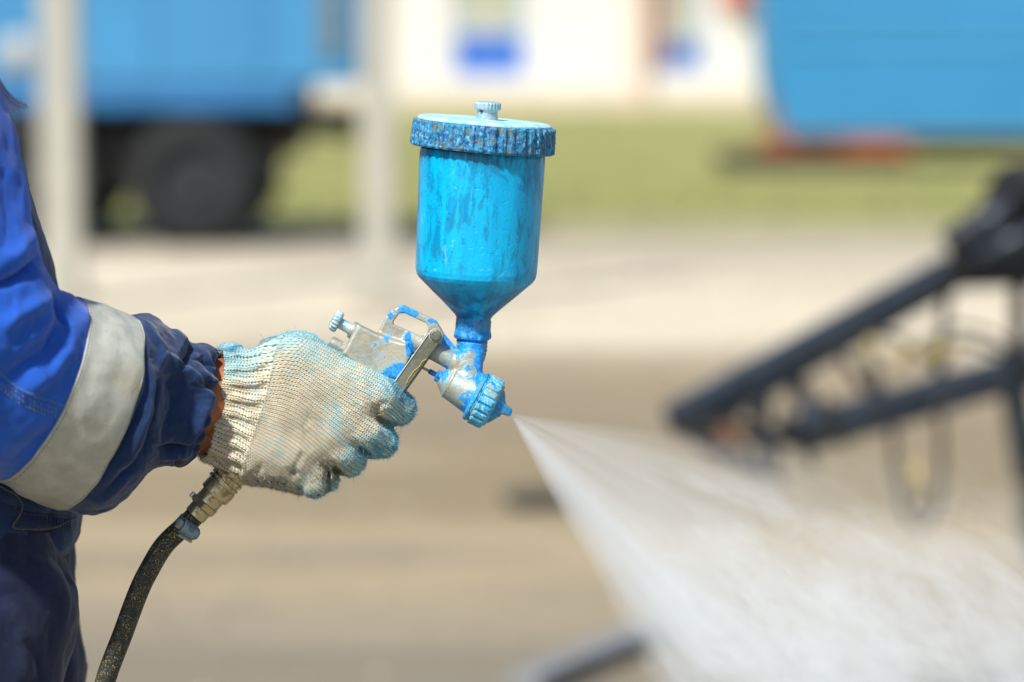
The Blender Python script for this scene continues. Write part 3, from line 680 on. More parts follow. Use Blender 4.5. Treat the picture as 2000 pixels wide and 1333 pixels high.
# --- cup: axis leans towards the lens
top = L(946, 240, 8); lt_ = L(947, 233, 8); lax = L(947 - .083 * 400, 233 + 398, 8 + 46) - lt_; lax /= np.linalg.norm(lax)
bot = L(946 - .057 * 400, 240 + 400 * .9984, 8 + 400 * .115)
cax = bot - top; cax /= np.linalg.norm(cax)
TW = 2 * math.pi
def lidmod(A, T, R):
    rib = np.where((A > 8) & (A < 58), 1.0, 0.0)
    r = np.tanh(3.0 * np.cos(T * 42 + vnoise(np.stack([np.cos(T) * 20, np.sin(T) * 20, T * 0], -1), 3, 77) * .8)) * 2.1 * rib * (.85 + .45 * vnoise(np.stack([np.cos(T) * R, np.sin(T) * R, A * 0], -1), 25, 78))
    q = np.stack([np.cos(T) * R, np.sin(T) * R, A], -1)
    return r + vnoise(q, 9, 3, 3) * 1.7 * rib * (R > 60) + vnoise(q, 26, 5, 2) * .5 * (R > 60)
lid = lathe("lid", [(9, 128), (7, 134), (10, 138.5), (34, 139.5), (56, 140), (60, 137), (60, 124), (50, 118)], lt_, lax, 720, M['lid'], gun, lidmod, 9, back=FW)
lathe("lid_top", [(0, 0.5), (0, 22), (0.2, 60), (-.4, 100), (0, 122), (1.5, 128), (4, 131.5), (9, 132)], lt_, lax, 300, M['lidtop'], gun,
      lambda A, T, R: vnoise(np.stack([np.cos(T) * R, np.sin(T) * R, A], -1), 12, 8, 2) * .25, 6, back=FW)
kx = L(951, 235, 6)
knob = lathe("lid_knob", [(-37, .5), (-37, 14), (-36.5, 20), (-34, 25), (-22, 25.5), (-20, 23), (-20, 20), (-2, 21), (4, 22)], kx, cax, 120, M['knob'], lid,
      lambda A, T, R: np.where((A < -21) & (R > 18), np.tanh(2 * np.cos(T * 22)) * .8, 0) + vnoise(np.stack([np.cos(T) * R, np.sin(T) * R, A], -1), 5, 2, 2) * .5, 4, back=FW)
hp = L(940, 218, -14); mk("vent_hole", *tube([hp, hp + CAMDIR * .0006], .0012, 14), simple("dark_red_vent_stain", (.14, .015, .03), .6), lid)
cupprof = [(54, 121), (62, 123), (100, 122.5), (180, 121.5), (270, 120), (290, 119.5), (300, 117.5), (308, 112.5), (316, 104), (330, 89), (350, 67), (368, 48), (378, 38), (384, 34), (390, 33)]
lathe("paint_cup", cupprof, top, cax, 360, M['cup'], gun, lambda A, T, R: vnoise(np.stack([np.cos(T) * R, np.sin(T) * R, A * .5], -1), 60, 9, 2) * .5 + vnoise(np.stack([np.cos(T) * R, np.sin(T) * R, A * .4], -1), 7, 11, 3) * .16, 10, back=FW)
def nm(A, T, R): return vnoise(np.stack([np.cos(T) * R, np.sin(T) * R, A], -1), 8, 21, 3) * .9
lathe("cup_neck", [(380, 33), (388, 34.5), (396, 35), (408, 34.5), (416, 36.5), (420, 37), (424, 36), (427, 31), (428, 28)], top, cax, 160, M['neck'], gun, nm, 6, back=FW)
lathe("threaded_neck", [(424, 28), (428, 30), (432, 31), (435, 29.5), (439, 31), (443, 29.5), (447, 30.5), (451, 28.5), (456, 29), (462, 27), (470, 25)], top, cax, 160, M['neck'], gun, nm, 5, back=FW)

# --- cast body
def cast_body():
    h = 1.15; u0, v0, w0 = 655, 588, -46
    nu, nv, nw = int(335 / h), int(250 / h), int(92 / h)
    U2, V2 = np.meshgrid(u0 + np.arange(nu) * h, v0 + np.arange(nv) * h, indexing='ij')
    w = (w0 + np.arange(nw) * h)[None, None, :]
    P = (U2[..., None].astype(np.float32), V2[..., None].astype(np.float32), w.astype(np.float32))
    body = extr(poly2(U2, V2, [(699, 632), (737, 651), (762, 661), (797, 671), (806, 690), (779, 742), (725, 735), (668, 692)])[..., None], w, 27, 8)
    d = body
    top_ = extr(poly2(U2, V2, [(730, 668), (757, 612), (786, 595), (815, 608), (853, 627), (861, 641), (866, 655), (850, 690), (800, 690)])[..., None], w, 10, 3.5)
    hole = extr(poly2(U2, V2, [(779, 613), (790, 612), (833, 632), (836, 638), (828, 655), (820, 656), (770, 634), (768, 629)])[..., None], w, 60, 1)
    top_ = smax(top_, -hole + 0.0, 3)
    d = smin(d, top_, 7)
    d = smin(d, cyl(P, (792, 655, 0), (900, 713, 0), 19.5), 5)
    web = extr(poly2(U2, V2, [(852, 632), (866, 650), (893, 682), (905, 700), (880, 700), (850, 668)])[..., None], w, 7, 2)
    d = smin(d, web, 5)
    a0, a1, a2, a3 = ab(-100), ab(-80), ab(-26), ab(-14)
    hd = smin(cyl(P, (*a0, 0), (*a1, 0), 15, 32), cyl(P, (*a1, 0), (*a2, 0), 32, 40), 4); hd = smin(hd, cyl(P, (*a2, 0), (*a3, 0), 42, 42), 2)
    st = cyl(P, (920, 690 - 4, 4), (911, 778, -4), 26, 21)
    pan = extr(poly2(U2, V2, [(893, 690), (941, 690), (941, 728), (958, 738), (925, 800), (886, 760), (880, 715)])[..., None], w, 19, 8)
    hd = smin(hd, st, 7); hd = smin(hd, pan, 8); hd = smin(hd, cyl(P, (923, 672, 6), (920, 695, 4), 25.5), 3)
    d = smin(d, hd, 7)
    d = np.maximum(d, -hole + 0.0)
    rod = cyl(P, (*ab(-190), 0), (*ab(-92), 0), 6); d = smax(d, -rod, 1.5)
    V, F = surface_nets(d, (u0, v0, w0), h)
    for _ in range(2):                                   # relax the voxel steps
        A = np.zeros_like(V); n = np.zeros(len(V))
        for i in range(4):
            np.add.at(A, F[:, i], V[F[:, (i + 1) % 4]]); np.add.at(n, F[:, i], 1)
        V = V * .5 + .5 * A / n[:, None]
    u, v = V[:, 0], V[:, 1]; pt = np.zeros(len(V))
    def blob(x, y, rx, ry, a): 
        nonlocal pt; pt = pt + a * np.exp(-((u - x) / rx) ** 2 - ((v - y) / ry) ** 2)
    blob(793, 605, 16, 9, 1.0); blob(806, 613, 10, 7, 1.0); blob(798, 668, 5, 16, .9); blob(803, 684, 6, 14, 1.0); blob(782, 726, 22, 14, 1.1); blob(770, 735, 18, 8, 1); blob(763, 618, 7, 9, .6)
    blob(755, 663, 6, 8, .45); blob(733, 674, 6, 5, .4); blob(848, 626, 14, 6, .8); blob(880, 665, 14, 14, .9); blob(897, 680, 8, 20, .7); blob(937, 700, 6, 50, .9); blob(930, 805, 26, 20, .7); blob(952, 745, 14, 12, .8)
    blob(915, 675, 30, 9, .7); blob(905, 815, 30, 10, .6); blob(866, 727, 9, 12, .8); blob(790, 740, 30, 10, 1.0)
    pt += .25 * sm(u, 885, 960) + .55 * sm((u - 948.8) * d2v[0] + (v - 784.8) * d2v[1], -34, -18) + .18 * sm(-((u - 948.8) * n2v[0] + (v - 784.8) * n2v[1]), -60, 60) * (u > 860)
    pt += .5 * (np.abs(V[:, 2]) < 8) * (v < 650) * sm(u, 0, 1) * 0
    mk("body", L(u, v, V[:, 2]), F, M['cast'], gun, True, attrs={'paint': pt - .15})
cast_body()
# recessed edge lines, nuts and knobs along the needle axis
lathe("retaining_ring", [(-23, 20), (-23, 48), (-20, 50), (-16, 50), (-15, 48.5), (-14, 50), (-12, 52), (13, 51), (16, 48), (17, 44), (20, 42), (21, 38), (21, 20)], Lab(0), axis3, 480, M['ring'], gun,
      lambda A, T, R: np.where((A > -12.5) & (A < 14.5), np.tanh(4 * np.cos(T * 20 + .5) + 1.5) * 2.0 - 1, 0) + vnoise(np.stack([np.cos(T) * R, np.sin(T) * R, A], -1), 6, 4, 2) * .5, 5, back=FW)
lathe("ring_flange", [(-27, 30), (-27, 47), (-24, 50.5), (-20.5, 51.5), (-18.5, 50.5), (-18, 40)], Lab(0), axis3, 240, M['neck'], gun, nm, 3, back=FW)
cap_ = lathe("air_cap", [(17, 40), (20, 37), (24, 34), (29, 27), (33, 20), (36, 15), (38, 14), (38, 9), (34, 8), (34, .5)], Lab(0), axis3, 120, M['neck'], gun, nm, 4, back=FW)
lathe("fluid_tip", [(30, 6), (41, 5), (43, 3), (43, .4)], Lab(0), axis3, 40, M['steel'], gun, None, 2, back=FW)
def horn(sg):
    pts = [(18, 26), (28, 17), (36, 13.5), (52, 11.5), (55, 9), (55.5, -2), (53, -4), (42, -6), (30, -10), (20, -26)]
    V = []; n = len(pts); 
    for w_in, w_out, off in ((0, 1, 0),):
        ring0 = [Lab(a, b, sg * (34 - max(0, a - 22) * .42)) for a, b in pts]; ring1 = [Lab(a, b * .9, sg * (20 - max(0, a - 22) * .18)) for a, b in pts]
    V = ring0 + ring1; idx = list(range(n)); F = [tuple(idx), tuple(i + n for i in idx[::-1])] + [((i + 1) % n, i, i + n, (i + 1) % n + n) for i in idx]
    if sg > 0: F = [f[::-1] for f in F]
    return mk("horn", V, F, M['bluepaint'] if sg > 0 else M['neck'], cap_, False, bevel=.0012)
horn(-1); horn(1)
# needle, packing nut
lathe("needle", [(-260, 2.6), (-95, 2.6)], Lab(0), axis3, 20, M['steel'], gun, None, 2, back=FW)
lathe("needle_sleeve", [(-126, 2), (-126, 5), (-112, 5.2), (-110, 6.5), (-104, 6.5)], Lab(0), axis3, 24, M['bluepaint'], gun, nm, 3, back=FW)
def hexprof(A, T, R): return np.where(R > 7, R * (.866 / np.cos((T % (math.pi / 3)) - math.pi / 6) - 1) * 1.0, 0)
lathe("packing_nut", [(-110, 3), (-110, 12), (-108, 13.5), (-99, 13.5), (-97, 12), (-97, 9), (-88, 9)], Lab(0), axis3, 72, M['bluepaint'], gun, hexprof, 3, back=FW, autos=.5)
lathe("needle_spring_nut", [(-164, 2), (-164, 8), (-161, 9.5), (-150, 9.5), (-148, 6)], Lab(0, 2), axis3, 36, M['darksteel'], gun, None, 2, back=FW, autos=.5)
# fluid control knob, its shaft, and the two nuts under it
def flute(A, T, R): return np.where((R > 15), -np.abs(np.cos(T * 8)) ** 3 * 3.2, 0)
fk = lathe("fluid_knob", [(-340, .5), (-340, 15), (-338.5, 19.5), (-336, 21), (-327, 21.5), (-324, 20), (-323, 12), (-323, 9)], Lab(0, 0), axis3, 200, M['knob'], gun, flute, 4, back=FW)
lathe("knob_shaft", [(-324, 10.5), (-303, 10.8), (-302, 12), (-298, 12)], Lab(0, 0), axis3, 60, M['knob'], gun, None, 3, back=FW)
lathe("knob_collar", [(-299, 8), (-299, 16.5), (-296, 17.5), (-290, 17.5), (-289, 12)], Lab(0, 0), axis3, 60, M['steel'], gun, None, 3, back=FW, autos=.5)
lathe("air_valve_nut", [(-300, 2), (-300, 15), (-298, 18), (-286, 18), (-283, 12)], Lab(0, -42, 0), axis3, 72, M['steel'], gun, hexprof, 3, back=FW, autos=.5)
lathe("air_valve_cap", [(-324, .5), (-324, 11), (-321, 14), (-300, 14)], Lab(0, -42, 0), axis3, 48, M['steel'], gun, None, 3, back=FW, autos=.5)
# trigger: pressed plate with a bright folded lip, both sides of the body
def trigger():
    piv = np.array([852.0, 656.0]); end = np.array([772.0, 768.0]); t = (end - piv) / np.linalg.norm(end - piv); nn = np.array([t[1], -t[0]])   # nn points up-left? checked below
    if nn[0] > 0: nn = -nn
    tr = None
    for sg in (-1, 1):
        out = []
        for a in np.linspace(-90, 90, 13):
            r = math.radians(a); out.append(piv - t * 13.5 * math.cos(r) + nn * 13.5 * math.sin(r))
        pts = [*out, end + nn * 11, end - nn * 12]
        wA, wB = (-33, -29) if sg < 0 else (29, 33)
        V, F = poly_extrude(pts, wA, wB)
        if tr is None: tr = mk("trigger", V, F, M['trigger'], gun, False, bevel=.0004, attrs={'paint': np.full(len(V), -.2)})
        else: mk("side_plate", V, F, M['trigger'], tr, False, bevel=.0004, attrs={'paint': np.full(len(V), -.2)})
    # front web joining both side plates (the finger face)
    a = piv + t * 42 - nn * 11.5; b = end - nn * 11.5
    pts = [a, b, b - nn * 3.5, a - nn * 3.5]; V, F = poly_extrude(pts, -28.9, 28.9); mk("finger_face", V, F, M['trigger'], tr, False, bevel=.0004)
    pts = [piv + t * 4 + nn * 12.3, end + nn * 11.5, end + nn * 14, piv + t * 4 + nn * 14.2]; V, F = poly_extrude(pts, -35, -24); mk("edge_lip", V, F, simple("bright_worn_edge", (.75, .77, .76), .25, .6), tr, False, bevel=.0003)
    P = L(*piv, -33); lathe("pivot_screw", [(-4, .5), (-4, 10), (-3, 11.2), (0, 11.6), (66, 11.6)], P, FW, 60, M['trigger'], tr, None, 3)
    lathe("pivot_washer", [(-1, 10), (-1.3, 13.2), (0, 14.2), (1, 14.2)], P, FW, 60, M['steel'], tr, None, 3)
    path = [(834, 702), (827, 706), (818, 718), (808, 727), (801, 738), (794, 750)]
    mk("paint_dribble", *tube([L(p[0] + .7 * math.sin(i), p[1], -33.6) for i, p in enumerate(spline(path, 22))], 1.1 * S, 8), simple("ochre_dried_paint", (.50, .33, .02), .4, 0, .3, 900, .0004), tr, True)
trigger()
# handle inside the fist and the air inlet
def tap(pts): return pts
hd0, hd1 = L(712, 738, 0), L(478, 906, 0)
V, F = tube([hd0, (hd0 + hd1) / 2, hd1], [30 * S, 27 * S, 26 * S], 24); mk("handle", V, F, M['cast'], gun, True)
hx = L(358, 1032, 0) - L(462, 920, 0); hx /= np.linalg.norm(hx); h0 = L(470, 911, 0)
def HL(name, prof, mat, mod=None, steps=2, nseg=96, parent=None, autos=.5):
    return lathe(name, prof, h0, hx, nseg, mat, parent or hose_t, mod, steps, back=FW, autos=autos)
lathe("air_inlet", [(-6, 24), (-6, 26), (8, 26), (8, 15), (22, 15)], h0, hx, 60, M['steel'], gun, None, 2, back=FW, autos=.5)

# ================================================================== HOSE
hose_t = thing("air_hose", L(205, 1333, 0), "black rubber air hose with brass coupler and clamp running down from the glove", "air hose")
cp = HL("quick_coupler", [(12, 16), (12, 27), (14, 30), (24, 30.5), (25, 27.5), (28, 27.5), (29, 31), (36, 31), (37, 27.5), (40, 27.5), (41, 31), (46, 31), (47, 28), (49.5, 28), (50.5, 31.5), (74, 31.5), (76.5, 30), (76.5, 25)], M['brass'], lambda A, T, R: np.where((A > 18) & (A < 46) & (R > 29), -np.maximum(0, np.cos(T * 30)) ** 6 * .8, 0), 2, 240)
sq = L(421, 935, -3)
for i in range(4):
    q = h0 + hx * (20 + i * 9.5) * S; side = np.cross(hx, FW); side /= np.linalg.norm(side)
    side = side if side[0] < 0 else -side
    MB().box(q + side * 30.5 * S - FW * 3 * S, (2.6 * S, 4.0 * S, 14 * S), np.array([hx, side, np.cross(hx, side)])).build("locking_lug", M['darksteel'], cp, bevel=.0003)
HL("coupler_barrel", [(74, 20), (75, 25.5), (96, 25.5), (98, 24), (98, 16)], M['brass'])
HL("hex_nut", [(96, 20), (96, 27), (98, 30.5), (109, 30.5), (111, 28), (111, 18)], M['brass'], hexprof, 2, 120)
HL("ferrule", [(110, 21), (112, 22.3), (131, 22.3), (132, 21), (132, 16)], M['brass'])
tag_c = h0 + hx * 104 * S + side * 31 * S
MB().box(tag_c - FW * 4 * S, (6 * S, 4 * S, 7 * S), np.array([hx, side, np.cross(hx, side)])).build("latch", simple("worn_bright_steel", (.6, .6, .58), .35, .7), hose_t, bevel=.0008)
def hosemat():
    t = NT("speckled_black_rubber"); c = t.coord(); n = t.noise(c, 420, 5, .7); n2 = t.noise(c, 1200, 3, .6); n3 = t.noise(c, 110, 3)
    b = t.mix(t.ramp(n, .3, .7), (.010, .014, .016), (.035, .045, .040)); b = t.mix(t.ramp(n, .60, .68, 0, .7), b, (.05, .12, .12))
    b = t.mix(t.math('MULTIPLY', t.ramp(n2, .59, .63), t.ramp(n3, .32, .52)), b, (.58, .40, .09)); b = t.mix(t.ramp(t.noise(c, 160, 2), .735, .75), b, (.01, .12, .5))
    return t.out(b, .5, 0, t.bump(n, .0006), .35)
e0 = h0 + hx * 118 * S
pl = [e0 + hx * 0, e0 + hx * 30 * S, L(322, 1064, 0), L(290, 1116, 0), L(269, 1160, 0), L(240, 1238, 0), L(205, 1333, 2), L(180, 1450, 10), L(140, 1800, 60), L(60, 2400, 160), L(-100, 3200, 300)]
pl += [np.array([-.55, 2.15, .06]), np.array([-.75, 2.3, .009]), np.array([-1.1, 2.5, .009]), np.array([-1.8, 2.4, .009]), np.array([-2.6, 2.9, .009]), np.array([-4.0, 3.2, .009])]
V, F = tube(spline(pl, 500), 20 * S, 28); mk("rubber_tube", V, F, hosemat(), hose_t, True)
# clamp
ck = h0 + hx * 157 * S; cl = lathe("hose_clamp", [(146, 20), (146, 22), (148, 21.6), (164, 21.6), (166, 22), (166, 20)], h0, hx, 60, M['zinc'], hose_t, None, 2, back=FW, autos=.5)
s0 = L(352, 1020, -34); s1 = L(388, 1046, -16); sa = s1 - s0; sl = np.linalg.norm(sa) / S; sa /= np.linalg.norm(sa)
lathe("screw_housing", [(8, 3), (8, 13.5), (11, 15.5), (36, 15), (43, 13), (48, 8), (50, .5)], s0, sa, 48, M['zinc'], cl, None, 3, back=FW)
lathe("screw_head", [(-2, .5), (-2, 8), (0, 10), (9, 10)], s0, sa, 72, M['steel'], cl, hexprof, 2, back=FW, autos=.5)
lathe("screw_washer", [(8, 8), (8, 15.5), (10, 15.5), (10, 8)], s0, sa, 48, M['steel'], cl, None, 1, back=FW, autos=.5)
MB().bar(L(350, 1043, -18), L(376, 1058, -12), 5 * S, 3 * S).build("band_end", M['steel'], cl, bevel=.0006)

# ================================================================== PERSON
Y0 = float(L(1000, 666, 0)[1])
pr = thing("person", (Wy(-230, 3000, Y0 + 150 * S)[0], Y0 + 150 * S, 0), "person in blue work jacket and navy trousers holding the spray gun", "person")

# ---- knitted glove
def glove():
    h = 2.0; u0, v0, w0 = 362, 626, -120
    nu, nv, nw = int(472 / h), int(370 / h), int(300 / h)
    U2, V2 = np.meshgrid((u0 + np.arange(nu) * h).astype(np.float32), (v0 + np.arange(nv) * h).astype(np.float32), indexing='ij')
    w = (w0 + np.arange(nw) * h).astype(np.float32)[None, None, :]
    P = (U2[..., None], V2[..., None], w)
    outl = [(420, 681), (443, 673), (488, 680), (520, 665), (560, 650), (588, 648), (617, 658), (645, 676), (674, 692), (712, 718), (742, 738), (760, 780), (745, 830), (720, 870), (680, 905), (640, 925), (618, 955), (599, 966),
            (560, 959), (520, 951), (483, 948), (463, 936), (446, 928), (428, 914), (403, 906), (380, 895), (330, 880), (290, 800), (330, 700), (400, 690)]
    sp = spline(outl + outl[:1], 150)[:-1]
    d2 = poly2(U2, V2, sp)
    Rr = 78.0; dd = np.clip(-d2 / Rr, 0, 1)
    prof = np.sqrt(np.clip(1 - (1 - dd) ** 2.3, 0, 1)) 
    half = (66 + 14 * sm(U2, 430, 560)) * prof
    wc = 0
    f = np.where(d2 < 0, 0, d2)[..., None] + (np.abs(w - wc) - half[..., None]) * .8
    f = np.maximum(f, d2[..., None] * .6)
    # fingers: proximal part, then curled away around the grip
    def finger(pts, rs, k=8):
        nonlocal f
        g = None
        for i in range(len(pts) - 1):
            c = rcone(P, pts[i], pts[i + 1], rs[i], rs[i + 1]); g = c if g is None else smin(g, c, 6)
        f = smin(f, g, k)
    finger([(680, 750, -26), (745, 776, -30), (777, 797, 2), (762, 800, 62), (725, 790, 92)], [46, 40, 36, 33, 29], 12)
    finger([(660, 800, -28), (715, 842, -34), (743, 860, 0), (722, 866, 60), (690, 850, 88)], [44, 37, 35, 32, 28], 9)
    finger([(630, 850, -26), (668, 884, -34), (683, 897, 0), (664, 900, 58), (635, 880, 84)], [40, 33, 33, 30, 27], 8)
    finger([(590, 890, -22), (622, 925, -30), (632, 934, 0), (618, 936, 52), (595, 912, 76)], [38, 31, 30, 28, 25], 8)
    finger([(604, 915, -40), (617, 944, -36)], [26, 27], 6)          # loose cotton at the heel of the little finger
    finger([(560, 700, 45), (640, 720, 86), (700, 730, 92), (735, 740, 84)], [44, 36, 30, 26], 14)   # thumb on the far side
    # creases
    def crease(pts, depth, width, wz=-60):
        nonlocal f
        P2 = spline(pts, 10); d, t, s = pdist(U2, V2, P2)
        f = f + (depth * np.sin(np.pi * np.clip(t * .94 + .03, 0, 1)) ** .5 * np.exp(-(d / width) ** 2))[..., None] * (w < 10)
    crease([(738, 795), (742, 822), (765, 832), (790, 842)], 15, 6)
    crease([(736, 800), (748, 788), (764, 790)], 5, 6)
    crease([(700, 868), (712, 880), (722, 893)], 13, 6)
    crease([(655, 905), (662, 922), (672, 932)], 13, 6)
    crease([(634, 905), (642, 925), (640, 962)], 14, 6)
    crease([(600, 878), (585, 905), (575, 935)], 5, 9); crease([(520, 905), (500, 930), (480, 944)], 4, 8)
    crease([(618, 800), (600, 840), (618, 880)], 3.0, 12); crease([(560, 915), (590, 925), (600, 950)], 4, 7)
    # wrist opening: a slanted circular edge, nearer arc bulging towards the hand
    tt_ = np.clip((V2 - 681) / 214, -.1, 1.1); lin = 425 - 36 * tt_
    cut = (lin + 3 * np.sin(tt_ * 9))[..., None] - np.tanh(P[2] / 22.0) * (26 * np.clip(1 - (2 * tt_ - 1) ** 2, 0, 1) ** .28)[..., None] - P[0]
    hol = np.maximum(f + 8, P[0] - 500); f = smax(f, cut.astype(np.float32) * .9, 3); f = np.maximum(f, -hol)
    V, F = surface_nets(f, (u0, v0, w0), h)
    for _ in range(3):
        A = np.zeros_like(V); n = np.zeros(len(V))
        for i in range(4): np.add.at(A, F[:, i], V[F[:, (i + 1) % 4]]); np.add.at(n, F[:, i], 1)
        V = V * .45 + .55 * A / n[:, None]
    # one subdivision for the ribs of the cuff and the bumps of the stitches
    me = bpy.data.meshes.new("tmp"); me.from_pydata(V.tolist(), [], F.tolist()); ob = bpy.data.objects.new("tmp", me); COL.objects.link(ob)
    m = ob.modifiers.new("s", 'SUBSURF'); m.levels = 1; dg = bpy.context.evaluated_depsgraph_get(); ev = ob.evaluated_get(dg).to_mesh()
    V = np.zeros(len(ev.vertices) * 3, np.float32); ev.vertices.foreach_get("co", V); V = V.reshape(-1, 3).astype(float)
    F = np.zeros(len(ev.loops), np.int32); ev.loops.foreach_get("vertex_index", F); F = F.reshape(-1, 4)
    bpy.data.objects.remove(ob)
    u, v, w_ = V.T; N = vnormals(V, F)
    vt = np.interp(u, [380, 424, 488, 560, 590, 640, 680, 760, 812, 830], [690, 681, 677, 650, 648, 674, 695, 732, 785, 815])
    vb = np.interp(u, [380, 400, 470, 520, 560, 600, 700, 812, 830], [893, 907, 948, 1000, 1050, 1105, 1240, 1390, 1410])
    t = np.clip((v - vt) / (vb - vt), .001, .999); phi = np.arccos(1 - 2 * t) / math.pi
    s01 = .45 * phi + .55 * t; s = np.where(w_ > 0, 2 - s01, s01)
    # cuff boundary (seam) curves from (535,672) down to (480,890)
    cu = np.interp(v, [650, 680, 720, 780, 830, 900, 960], [560, 545, 538, 525, 508, 485, 470])
    cm = sm(u, cu + 3, cu - 3)
    tau = u + .62 * (v - 770) * sm(u, 480, 620) + np.maximum(0, w_ + 30) * sm(u, 690, 770)
    rib = np.cos(2 * math.pi * (s * 10.5 + .006 * (u - 480) + .05 * np.sin(u / 17)))
    disp = sm(u, cu + 10, cu - 22) * (np.tanh(rib * 1.5) * 4.2) * (.12 + .88 * sm(u - np.interp(v, [680, 760, 830, 895], [430, 440, 425, 388]), 6, 34)) + 1.6 * np.exp(-((u - cu) / 4) ** 2)
    disp += vnoise(V, 40, 31, 2) * 2.6 * (1 - .5 * cm) + vnoise(V, 12, 33, 2) * .7
    # knitted relief: ridged wales
    V = V + N * disp[:, None]
    NW = 59
    wal = np.where(cm > .5, s * 31, s * NW); cou = tau / 6.0
    uvw = np.stack([wal, cou, cm], 1)
    topm = np.exp(-np.maximum(0, (v - vt)) / 48) * sm(N[:, 1] * -1, -.3, .6)  # paint along the top, spread wider to add a lit glow to upward faces
    tip = sm(u, 715, 800) * .62
    bott = sm(u + (v - 800) * 1.0, 690, 850) * sm(v, 790, 870) * .66 + .35 * np.exp(-((u - 660) / 26) ** 2 - ((v - 820) / 40) ** 2)
    paint = np.clip(topm * .62 + tip * np.exp(-((v - 805) / 60) ** 2) + bott + .22 * np.exp(-((u - 440) / 40) ** 2) * sm(v, 800, 720) + .08 + vnoise(V, 55, 5, 2) * .16, 0, 1.2)
    dirt = np.clip(.08 + .75 * sm(v + (u - 600) * .25, 850, 950) * (1 - cm * .4) + .5 * np.exp(-((u - 612) / 22) ** 2 - ((v - 820) / 32) ** 2) + .35 * np.exp(-((u - 455) / 40) ** 2 - ((v - 905) / 25) ** 2) + .3 * sm(u, 610, 700) * sm(v, 830, 900) + .12 * vnoise(V, 40, 8), 0, 1)
    g = mk("glove", L(V[:, 0], V[:, 1], V[:, 2]), F, M['glove'], pr, True, attrs={'uvw': uvw, 'paint': paint, 'dirt': dirt})
    # cotton fuzz
    n = 16000; near = np.where((V[:, 2] < 40))[0]; ii = RNG.choice(near, n); edge = np.abs(N[ii, 2]) < .45
    lng = RNG.random(n) < .018; ln = np.where(lng, 8 + RNG.random(n) * 7, 0) + np.where(edge, 3 + RNG.random(n) * 5, 2 + RNG.random(n) * 3.0); keep = edge | (RNG.random(n) < .55); ii, ln = ii[keep], ln[keep]; n = len(ii)
    d = N[ii] + RNG.standard_normal((n, 3)) * .65 + np.array([.25, .2, 0]); d /= np.linalg.norm(d, axis=1)[:, None]
    sd_ = np.cross(d, np.array([0, 0, 1.0])); sd_ /= np.linalg.norm(sd_, axis=1)[:, None] + 1e-6
    p = V[ii] - N[ii] * .6; mid = p + d * (ln * .5)[:, None] + RNG.standard_normal((n, 3)) * .5; e = mid + (d + RNG.standard_normal((n, 3)) * .5) * (ln * .5)[:, None]
    ww = .34
    VV = np.stack([p - sd_ * ww, p + sd_ * ww, mid + sd_ * ww * .8, mid - sd_ * ww * .8, e], 1).reshape(-1, 3)
    FF = [];
    for k in range(n): b = 5 * k; FF += [(b, b + 1, b + 2), (b, b + 2, b + 3), (b + 3, b + 2, b + 4)]
    fm = NT("cotton_fuzz"); fa = fm.attr('paint', 'Fac'); fmm = fm.out(fm.mix(fm.ramp(fa, .30, .65), fm.mix(fm.attr('dirt', 'Fac'), (.66, .60, .45), (.13, .11, .07)), (.10, .42, .58)), .9)
    mk("fuzz", L(VV[:, 0], VV[:, 1], VV[:, 2]), np.array(FF), fmm, g, False, attrs={'paint': np.repeat(paint[ii], 5), 'dirt': np.repeat(dirt[ii], 5)}, kind='stuff')
    # blue grip dots printed on the palm side
    dm = simple("blue_rubber_dot", (.004, .05, .35), .4)
    mm = MB(); 
    bm = np.where((N[:, 1] > .35) & (N[:, 2] > -.62) & (V[:, 0] > 500) & (V[:, 0] < 636) & (V[:, 1] > 915))[0]
    chosen = []
    for i in RNG.permutation(bm)[:6000]:
        q = V[i]
        if all(np.sum((q - V[j]) ** 2) > 12 ** 2 for j in chosen): chosen.append(i)
        if len(chosen) > 60: break
    for i in chosen:
        c = L(*V[i]); nn = (L(*(V[i] + N[i])) - c) / S; Vd, Fd = tube([c - nn * .5 * S, c + nn * .6 * S, c + nn * 1.2 * S], [3.0 * S, 2.8 * S, 1.2 * S], 8)
        mk("grip_dot", Vd, Fd, dm, g, True)
glove()

# ---- sleeve: stations (top u,v), (bottom u,v), centre w, bulge u,v, depth
ST = [((-70, 0), (-440, -60), -330, (0, 8), 175), ((4, 178), (-400, 190), -340, (0, 6), 180), ((46, 340), (-390, 400), -345, (5, 0), 185), ((77, 480), (-360, 620), -330, (15, 0), 185),
      ((104, 556), (-290, 810), -300, (30, 0), 185), ((126, 573), (-150, 915), -240, (45, 8), 180), ((152, 583), (0, 940), -180, (62, 8), 172), ((198, 597), (58, 972), -150, (74, 2), 165), ((245, 616), (120, 994), -120, (78, -4), 158),
      ((262, 614), (165, 1004), -100, (70, -5), 150), ((292, 614), (222, 990), -75, (55, -4), 138), ((332, 636), (268, 938), -50, (42, 0), 120), ((372, 660), (318, 916), -28, (30, 0), 105), ((402, 672), (352, 915), -14, (20, 0), 92), ((421, 689), (376, 893), -8, (10, 0), 80)]
nA, nT = 620, 520
flat = np.array([[*a, *b, c, *d, e] for a, b, c, d, e in ST]); sp = spline(flat, nA); tA = np.linspace(0, len(ST) - 1, nA)
th = np.linspace(0, 2 * math.pi, nT, endpoint=False); TH2 = th[None, :]
Tm, Bm = sp[:, 0:2], sp[:, 2:4]; Mm = (Tm + Bm) / 2; Hm = (Tm - Bm) / 2
cth = np.cos(TH2); sth = np.sin(TH2)
Ug = Mm[:, 0:1] + Hm[:, 0:1] * cth + sp[:, 5:6] * sth
Vg = Mm[:, 1:2] + Hm[:, 1:2] * cth + sp[:, 6:7] * sth
Wg = sp[:, 4:5] - sp[:, 7:8] * sth
PG = np.stack([Ug, Vg, Wg], -1)
